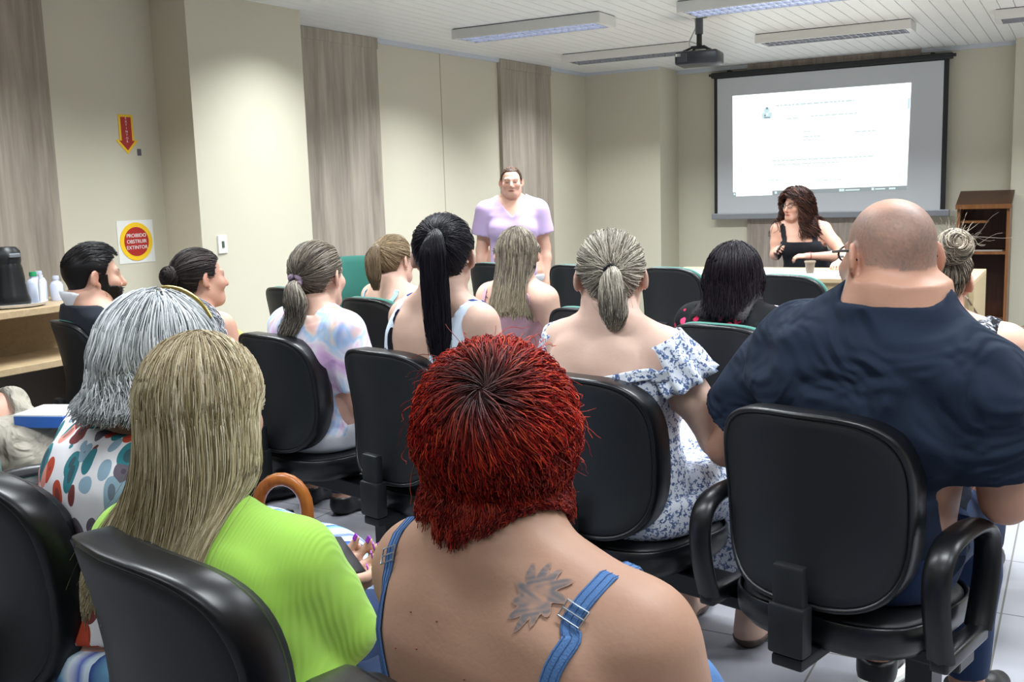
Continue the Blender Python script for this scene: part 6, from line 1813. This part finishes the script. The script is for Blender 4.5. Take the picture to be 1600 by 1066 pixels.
def scribble(t, v):
    n = t.noise(v, 26, 3.0, 0.6, 2.2).outputs[0]; n2 = t.noise(v, 55, 2.0, 0.5, 1.0).outputs[0]
    a = t.ramp(t.math('ADD', t.math('MULTIPLY', n, 0.7), t.math('MULTIPLY', n2, 0.3)), [(0.49, srgb('#101116')), (0.55, srgb('#6f7078')), (0.62, srgb('#b9b8b6'))])
    return a
def messy_woman():
    rng = np.random.default_rng(23)
    p = sit('messy', 'person with a messy blond bun in a black and white sleeveless top', (1466, 376), hs=1.02, lift=0.012, hyaw=10, hpitch=3, w=1.08, skin='#c79c88', neck=0.10, lat=0.10)
    p.skin_mesh(0.010, 0.006)
    p.cloth_mesh('top', pattern_mat('scribble_print', scribble), ('T',), reg_tank(p, 0.02, 0.98, 0.90, 0.185, kb=1, kf=6), 0.008, 0.009, folds=0.003)
    trousers(p, M_darktrs); shoes(p, M_shoe)
    T = np.array([0.25, -0.75, 0.55]); tie = p.hp(0.025, -0.112, 0.085)
    cols = lambda n, m: tone(rng, n, m, ['#8d8070', '#a89a86', '#6d6255', '#c4b8a4', '#574e46'], 0.18)
    parts = [cap_mesh(p, '#6f6457', 0.011, 0.006), hair_swept(p, rng, 2400, T, cols, 0.014, 0.0012, 12, 0.012)]
    st, (V, F) = bun_mesh(rng, tie + p.R @ np.array([0.01, -0.03, 0.02]), 0.050, cols, n=800, R=p.R, squash=1.0)
    parts += [st, (V, F, np.array(srgb('#7d7162')))]
    k = 80; c = tie + p.R @ np.array([0.01, -0.03, 0.03]); d = rng.normal(size=(k, 1, 3)); d[..., 2] = np.abs(d[..., 2])
    parts.append(strand_mesh(c + d * np.linspace(0, 1, 10)[None, :, None] * 0.045 + 0.01 * np.sin(np.linspace(0, 5, 10))[None, :, None] * rng.normal(size=(k, 1, 3)), 0.0007, 0.0004, cols(k, 10)))
    hair_obj(p, parts)
messy_woman()

# ---------------------------------------------------------------- person in beige trousers (mostly out of frame)
def beige_person():
    rng = np.random.default_rng(24)
    hip, yw = hip_of('beige', 0.25, -0.17)
    hd = np.array([hip[0], hip[1] + 0.02, 1.14]); L = lambda *a: loc(hip, yw, *a)
    p = Person('person in beige trousers sitting cross-legged at the left edge', hip, yw, hd, w=1.05, male=True, skin='#c79c86', neck=0.085, sht=0.8, arms={'R': ((0.20, -0.12, 0.78), (0.0, 0.10, 0.80), ((-0.9, 0.3, 0.1), (0, -0.9, 0.1)), 0.5), 'L': ((-0.24, -0.06, 0.78), (-0.06, 0.16, 0.86), ((0.9, 0.3, 0.1), (0, -0.9, 0.1)), 0.5)},
               knees={'L': (L(45, 712, 3.6), L(75, 930, 3.55)), 'R': (L(8, 640, 3.72), L(150, 805, 3.5))})
    p.skin_mesh(0.012, 0.007, opts=dict(brow=srgb('#3a302a')))
    p.cloth_mesh('shirt', cloth('shirt_pale', '#a9b4c2'), ('T', 'AL', 'AR'), reg_shirt(p, 0.03, 0.96, 0.92, 0.8), 0.012, 0.011, extra=loose_sleeves(p, 0.075, 0.08, 0.8))
    tt = NT('beige_cotton'); v = tt.obj(rot=(0.4, 0.2, 0.6)); n = tt.noise(v, 7.0, 2.0, 0.5, 2.0).outputs[0]
    tt.set(tt.mix(n, srgb('#9b9487'), srgb('#aaa396')), 0.85, spec=0.1); tt.bump(n, 0.8, 0.06)
    trousers(p, tt.m, t=0.024, h=0.010, folds=0.02, top=0.25)
    shoes(p, M_shoe)
    kw = dict(back=-1.25, side=-0.10, front=0.5)
    N = 1400; u = scalp_dirs(N, rng, **kw); t = np.linspace(0, 1, 8)
    U = u[:, None] + (np.array([0, -0.5, -0.2]) * 0.4) * t[None, :, None]; U /= np.linalg.norm(U, axis=2, keepdims=True)
    hair_obj(p, [strand_mesh(on_skull(p, U, np.full((N, 8), 0.012)), 0.0014, 0.0009, tone(rng, N, 8, ['#2a2320', '#3a302a'], 0.2)), cap_mesh(p, '#241e1b', 0.009, 0.007, **kw)])
    return p
bp_ = beige_person()
_fp = np.array([0, 0, CAM_H]) + pix_ray(86, 652) * 3.66 / 1600
fo = thing('folder', 'white and blue folder resting on the knee in beige trousers', 'folder', (_fp[0], _fp[1], _fp[2]), math.radians(20))
MB().box((-0.10, -0.09, -0.02), (0.09, 0.09, 0.022), bev=0.003).build('cover', plain('folder_blue', '#2f62b4', 0.5), fo)
MB().box((-0.098, -0.088, 0.022), (0.088, 0.088, 0.028)).build('sheets', M_paper, fo)

# ---------------------------------------------------------------- standing presenter
def presenter():
    rng = np.random.default_rng(25)
    d = pix_ray(798, 262); P = np.array([0, 0, CAM_H]) + d * 7.5 / 1600
    head = P - np.array([0, 0, 0.107])
    p = Person('person standing by the wall in a lilac v-neck blouse, speaking', (P[0], P[1]), -151, head, hyaw=-151, hpitch=0, hs=0.94, w=1.15, dp=1.1, seat=0.72, skin='#d3a894', legs='stand', neck=0.115, bust=1.1, sht=0.84, shoulder=0.98)
    p.skin_mesh(0.010, 0.0045, opts=dict(brow=srgb('#8a6a58'), lips=srgb('#a85a58'), lid=True))
    M = cloth('lilac', '#b9a2c8')
    p.cloth_mesh('blouse', M, ('T', 'AL', 'AR'), reg_shirt(p, -0.02, 0.97, 0.78, 0.62, vneck=1.9), 0.011, 0.009, extra=loose_sleeves(p, 0.075, 0.085, 0.62), folds=0.004, seed=7)
    trousers(p, M_whitejean, top=0.1); shoes(p, M_shoe)
    kw = dict(back=-1.25, side=-0.05, front=0.70)
    cols = lambda n, m: tone(rng, n, m, ['#5c4638', '#6d5444', '#4a382e'], 0.16)
    h = [cap_mesh(p, '#513e33', 0.006, 0.006, **kw), hair_swept(p, rng, 1800, (0, -0.95, -0.1), cols, 0.008, 0.0014, 12, 0.004, **kw)]
    st, (V, F) = bun_mesh(rng, p.hp(0, -0.125, 0.02), 0.035, cols, R=p.R)
    hair_obj(p, h + [st, (V, F, np.array(srgb('#4a382e')))])
    m = MB(); pts = [p.spine(1.0) + np.array([0.062 * math.sin(q), 0.02 + 0.06 * math.cos(q), -0.02 - 0.045 * (0.5 + 0.5 * math.cos(q))]) for q in np.linspace(-2.4, 2.4, 30)]
    m.tube(pts, 0.0014, 6); m.build('necklace', plain('necklace_silver', '#b9b4aa', 0.3, 0.8), p.root, smooth=True)
presenter()

# ---------------------------------------------------------------- woman at the table
def table_woman():
    rng = np.random.default_rng(26)
    d = pix_ray(1243, 296); P = np.array([0, 0, CAM_H]) + d * 8.4 / 1600
    head = P - np.array([0, 0, 0.135])
    arms = {'R': ((0.29, 0.03, 0.80), (0.23, 0.24, 0.82), ((-0.1, 0.75, 0.5), (-0.8, 0.2, -0.3)), 0.9), 'L': ((-0.29, 0.14, 0.795), (-0.02, 0.27, 0.805), ((1.0, 0.1, 0.0), (0, -0.3, -0.9)), 0.7)}
    p = Person('person with curly dark red hair and glasses in a black tank top at the table', (-1.95, 8.56), 182, head, hyaw=150, hpitch=3, w=1.12, skin='#cc9f8a', arms=arms, neck=0.105, seat=0.47)
    p.skin_mesh(0.010, 0.0045, opts=dict(brow=srgb('#3c2a22'), lips=srgb('#a8504e')))
    M = cloth('black_top', '#191b20')
    p.cloth_mesh('tank_top', M, ('T',), reg_tank(p, 0.02, 0.74, 0.70, 0.14, kb=2, kf=0.5), 0.008, 0.009)
    X = lambda t, u, v: p.spine(t) + np.array([u, v, 0])
    for sx in (-1, 1): p.band('strap', [X(0.66, sx * 0.11, 0.12), X(0.86, sx * 0.115, 0.06), X(0.91, sx * 0.115, -0.01), X(0.86, sx * 0.11, -0.07), X(0.70, sx * 0.10, -0.12)], 0.045, 0.005, M, 0.003, 40)
    trousers(p, M_darktrs); shoes(p, M_shoe)
    N = 1500; kw = dict(back=-1.25, side=-0.10, front=0.5)
    Xh = hair_long(p, rng, N, p.H[2] - 0.23, part=(0.1, 0.2, 1), off=0.050, m=40, flare=0.045, sag=0.0, margin=0.012, wave=0.004, wfreq=1, clump=0.3, groups=120, zvar=0.035, azmin=1.15, **kw)
    n, m, _ = Xh.shape; t = np.linspace(0, 1, m); ph = rng.uniform(0, 6.3, (n, 1)); fr = rng.uniform(16, 24, (n, 1))
    amp = 0.026 * np.clip(t * 1.6, 0, 1)[None]
    Xh = Xh + np.stack([amp * np.cos(ph + fr * t), amp * np.sin(ph + fr * t), amp * 0.4 * np.sin(ph * 2 + fr * t)], -1)
    hair_obj(p, [strand_mesh(Xh, 0.003, 0.0018, tone(rng, N, 40, ['#30201b', '#432820', '#211513', '#573022'], 0.2)), cap_mesh(p, '#2c1815', 0.02, 0.007, **kw)])
    glasses(p, M_frame, thin=0.0018)
    mb = MB(); mb.tube([p.spine(1.0) + np.array([0.068 * math.sin(q), 0.015 + 0.068 * math.cos(q), -0.015 - 0.05 * (0.5 + 0.5 * math.cos(q))]) for q in np.linspace(-2.6, 2.6, 30)], 0.003, 6); mb.build('necklace', M_black, p.root, smooth=True)
    S_, e, w = p.arm['L']; dd = (w - e) / np.linalg.norm(w - e); A = np.cross(dd, (0, 0, 1)); A /= np.linalg.norm(A); B = np.cross(dd, A)
    mb = MB(); mb.tube([w - dd * 0.02 + 0.031 * (math.cos(q) * A + math.sin(q) * B) for q in np.linspace(0, 2 * np.pi, 20, endpoint=False)], 0.004, 8, closed=True); mb.build('bracelet', plain('bracelet_red', '#8e2a30', 0.5), p.root, smooth=True)
    hnd = p.hand['R']; a = math.radians(p.yaw); Zm = np.array([[math.cos(a), -math.sin(a), 0], [math.sin(a), math.cos(a), 0], [0, 0, 1]])
    c = Zm @ (hnd['c'] + 0.030 * hnd['n']) + np.array([-1.95, 8.56, 0]); dx, nn = Zm @ hnd['d'], Zm @ hnd['n']; yy = np.cross(nn, dx)
    o = MB().box((-0.075, -0.037, -0.005), (0.075, 0.037, 0.005), bev=0.003).build('phone', M_black)
    o.matrix_world = Matrix(((dx[0], yy[0], nn[0], c[0]), (dx[1], yy[1], nn[1], c[1]), (dx[2], yy[2], nn[2], c[2]), (0, 0, 0, 1)))
    tag(o, 'black phone in the hand of the curly-haired woman at the table', 'phone')
table_woman()

# ---------------------------------------------------------------- person whose watch arm reaches over the table
def watch_person():
    rng = np.random.default_rng(27)
    head = np.array([-1.28, 8.32, 1.06])
    arms = {'R': ((0.29, 0.40, 0.86), (0.31, 0.68, 0.80), ((0.25, 0.95, -0.12), (-0.1, -0.1, -0.95)), 0.6)}
    p = Person('person reaching a watch arm across the table, hidden behind the bald head', (-1.25, 8.45), 180, head, hyaw=180, hpitch=8, w=1.0, skin='#d0a590', arms=arms, neck=0.10, seat=0.47)
    p.skin_mesh(0.010, 0.006, opts=dict(brow=srgb('#3a302a')))
    p.cloth_mesh('shirt', cloth('shirt_grey', '#b8bcc4'), ('T', 'AL', 'AR'), reg_shirt(p, 0.03, 0.96, 0.92, 0.6), 0.010, 0.010)
    trousers(p, M_darktrs); shoes(p, M_shoe)
    kw = dict(back=-1.25, side=-0.10, front=0.5)
    cols = lambda n, m: tone(rng, n, m, ['#3a302a', '#4a3d34'], 0.16)
    hair_obj(p, [cap_mesh(p, '#33291f', 0.009, 0.007, **kw), hair_swept(p, rng, 1200, (0, -0.9, -0.3), cols, 0.011, 0.0014, 10, 0.006, **kw)])
    S_, e, w = p.arm['R']; dd = (w - e) / np.linalg.norm(w - e); A = np.cross(dd, (0, 0, 1)); A /= np.linalg.norm(A); B = np.cross(dd, A)
    wt = MB().tube([w - dd * 0.03 + 0.034 * (math.cos(q) * A + math.sin(q) * B) for q in np.linspace(0, 2 * np.pi, 22, endpoint=False)], 0.011, 8, 0.4, closed=True).build('wristwatch', plain('watch_steel', '#5d6058', 0.35, 0.6), p.root, smooth=True)
    c = w - dd * 0.03 - B * 0.036 * np.sign(B[2]) * -1
    MB().tube([c - B * 0.004, c + B * 0.005], 0.017, 16).build('watch_case', M_dkgrey, wt, auto=40)
watch_person()
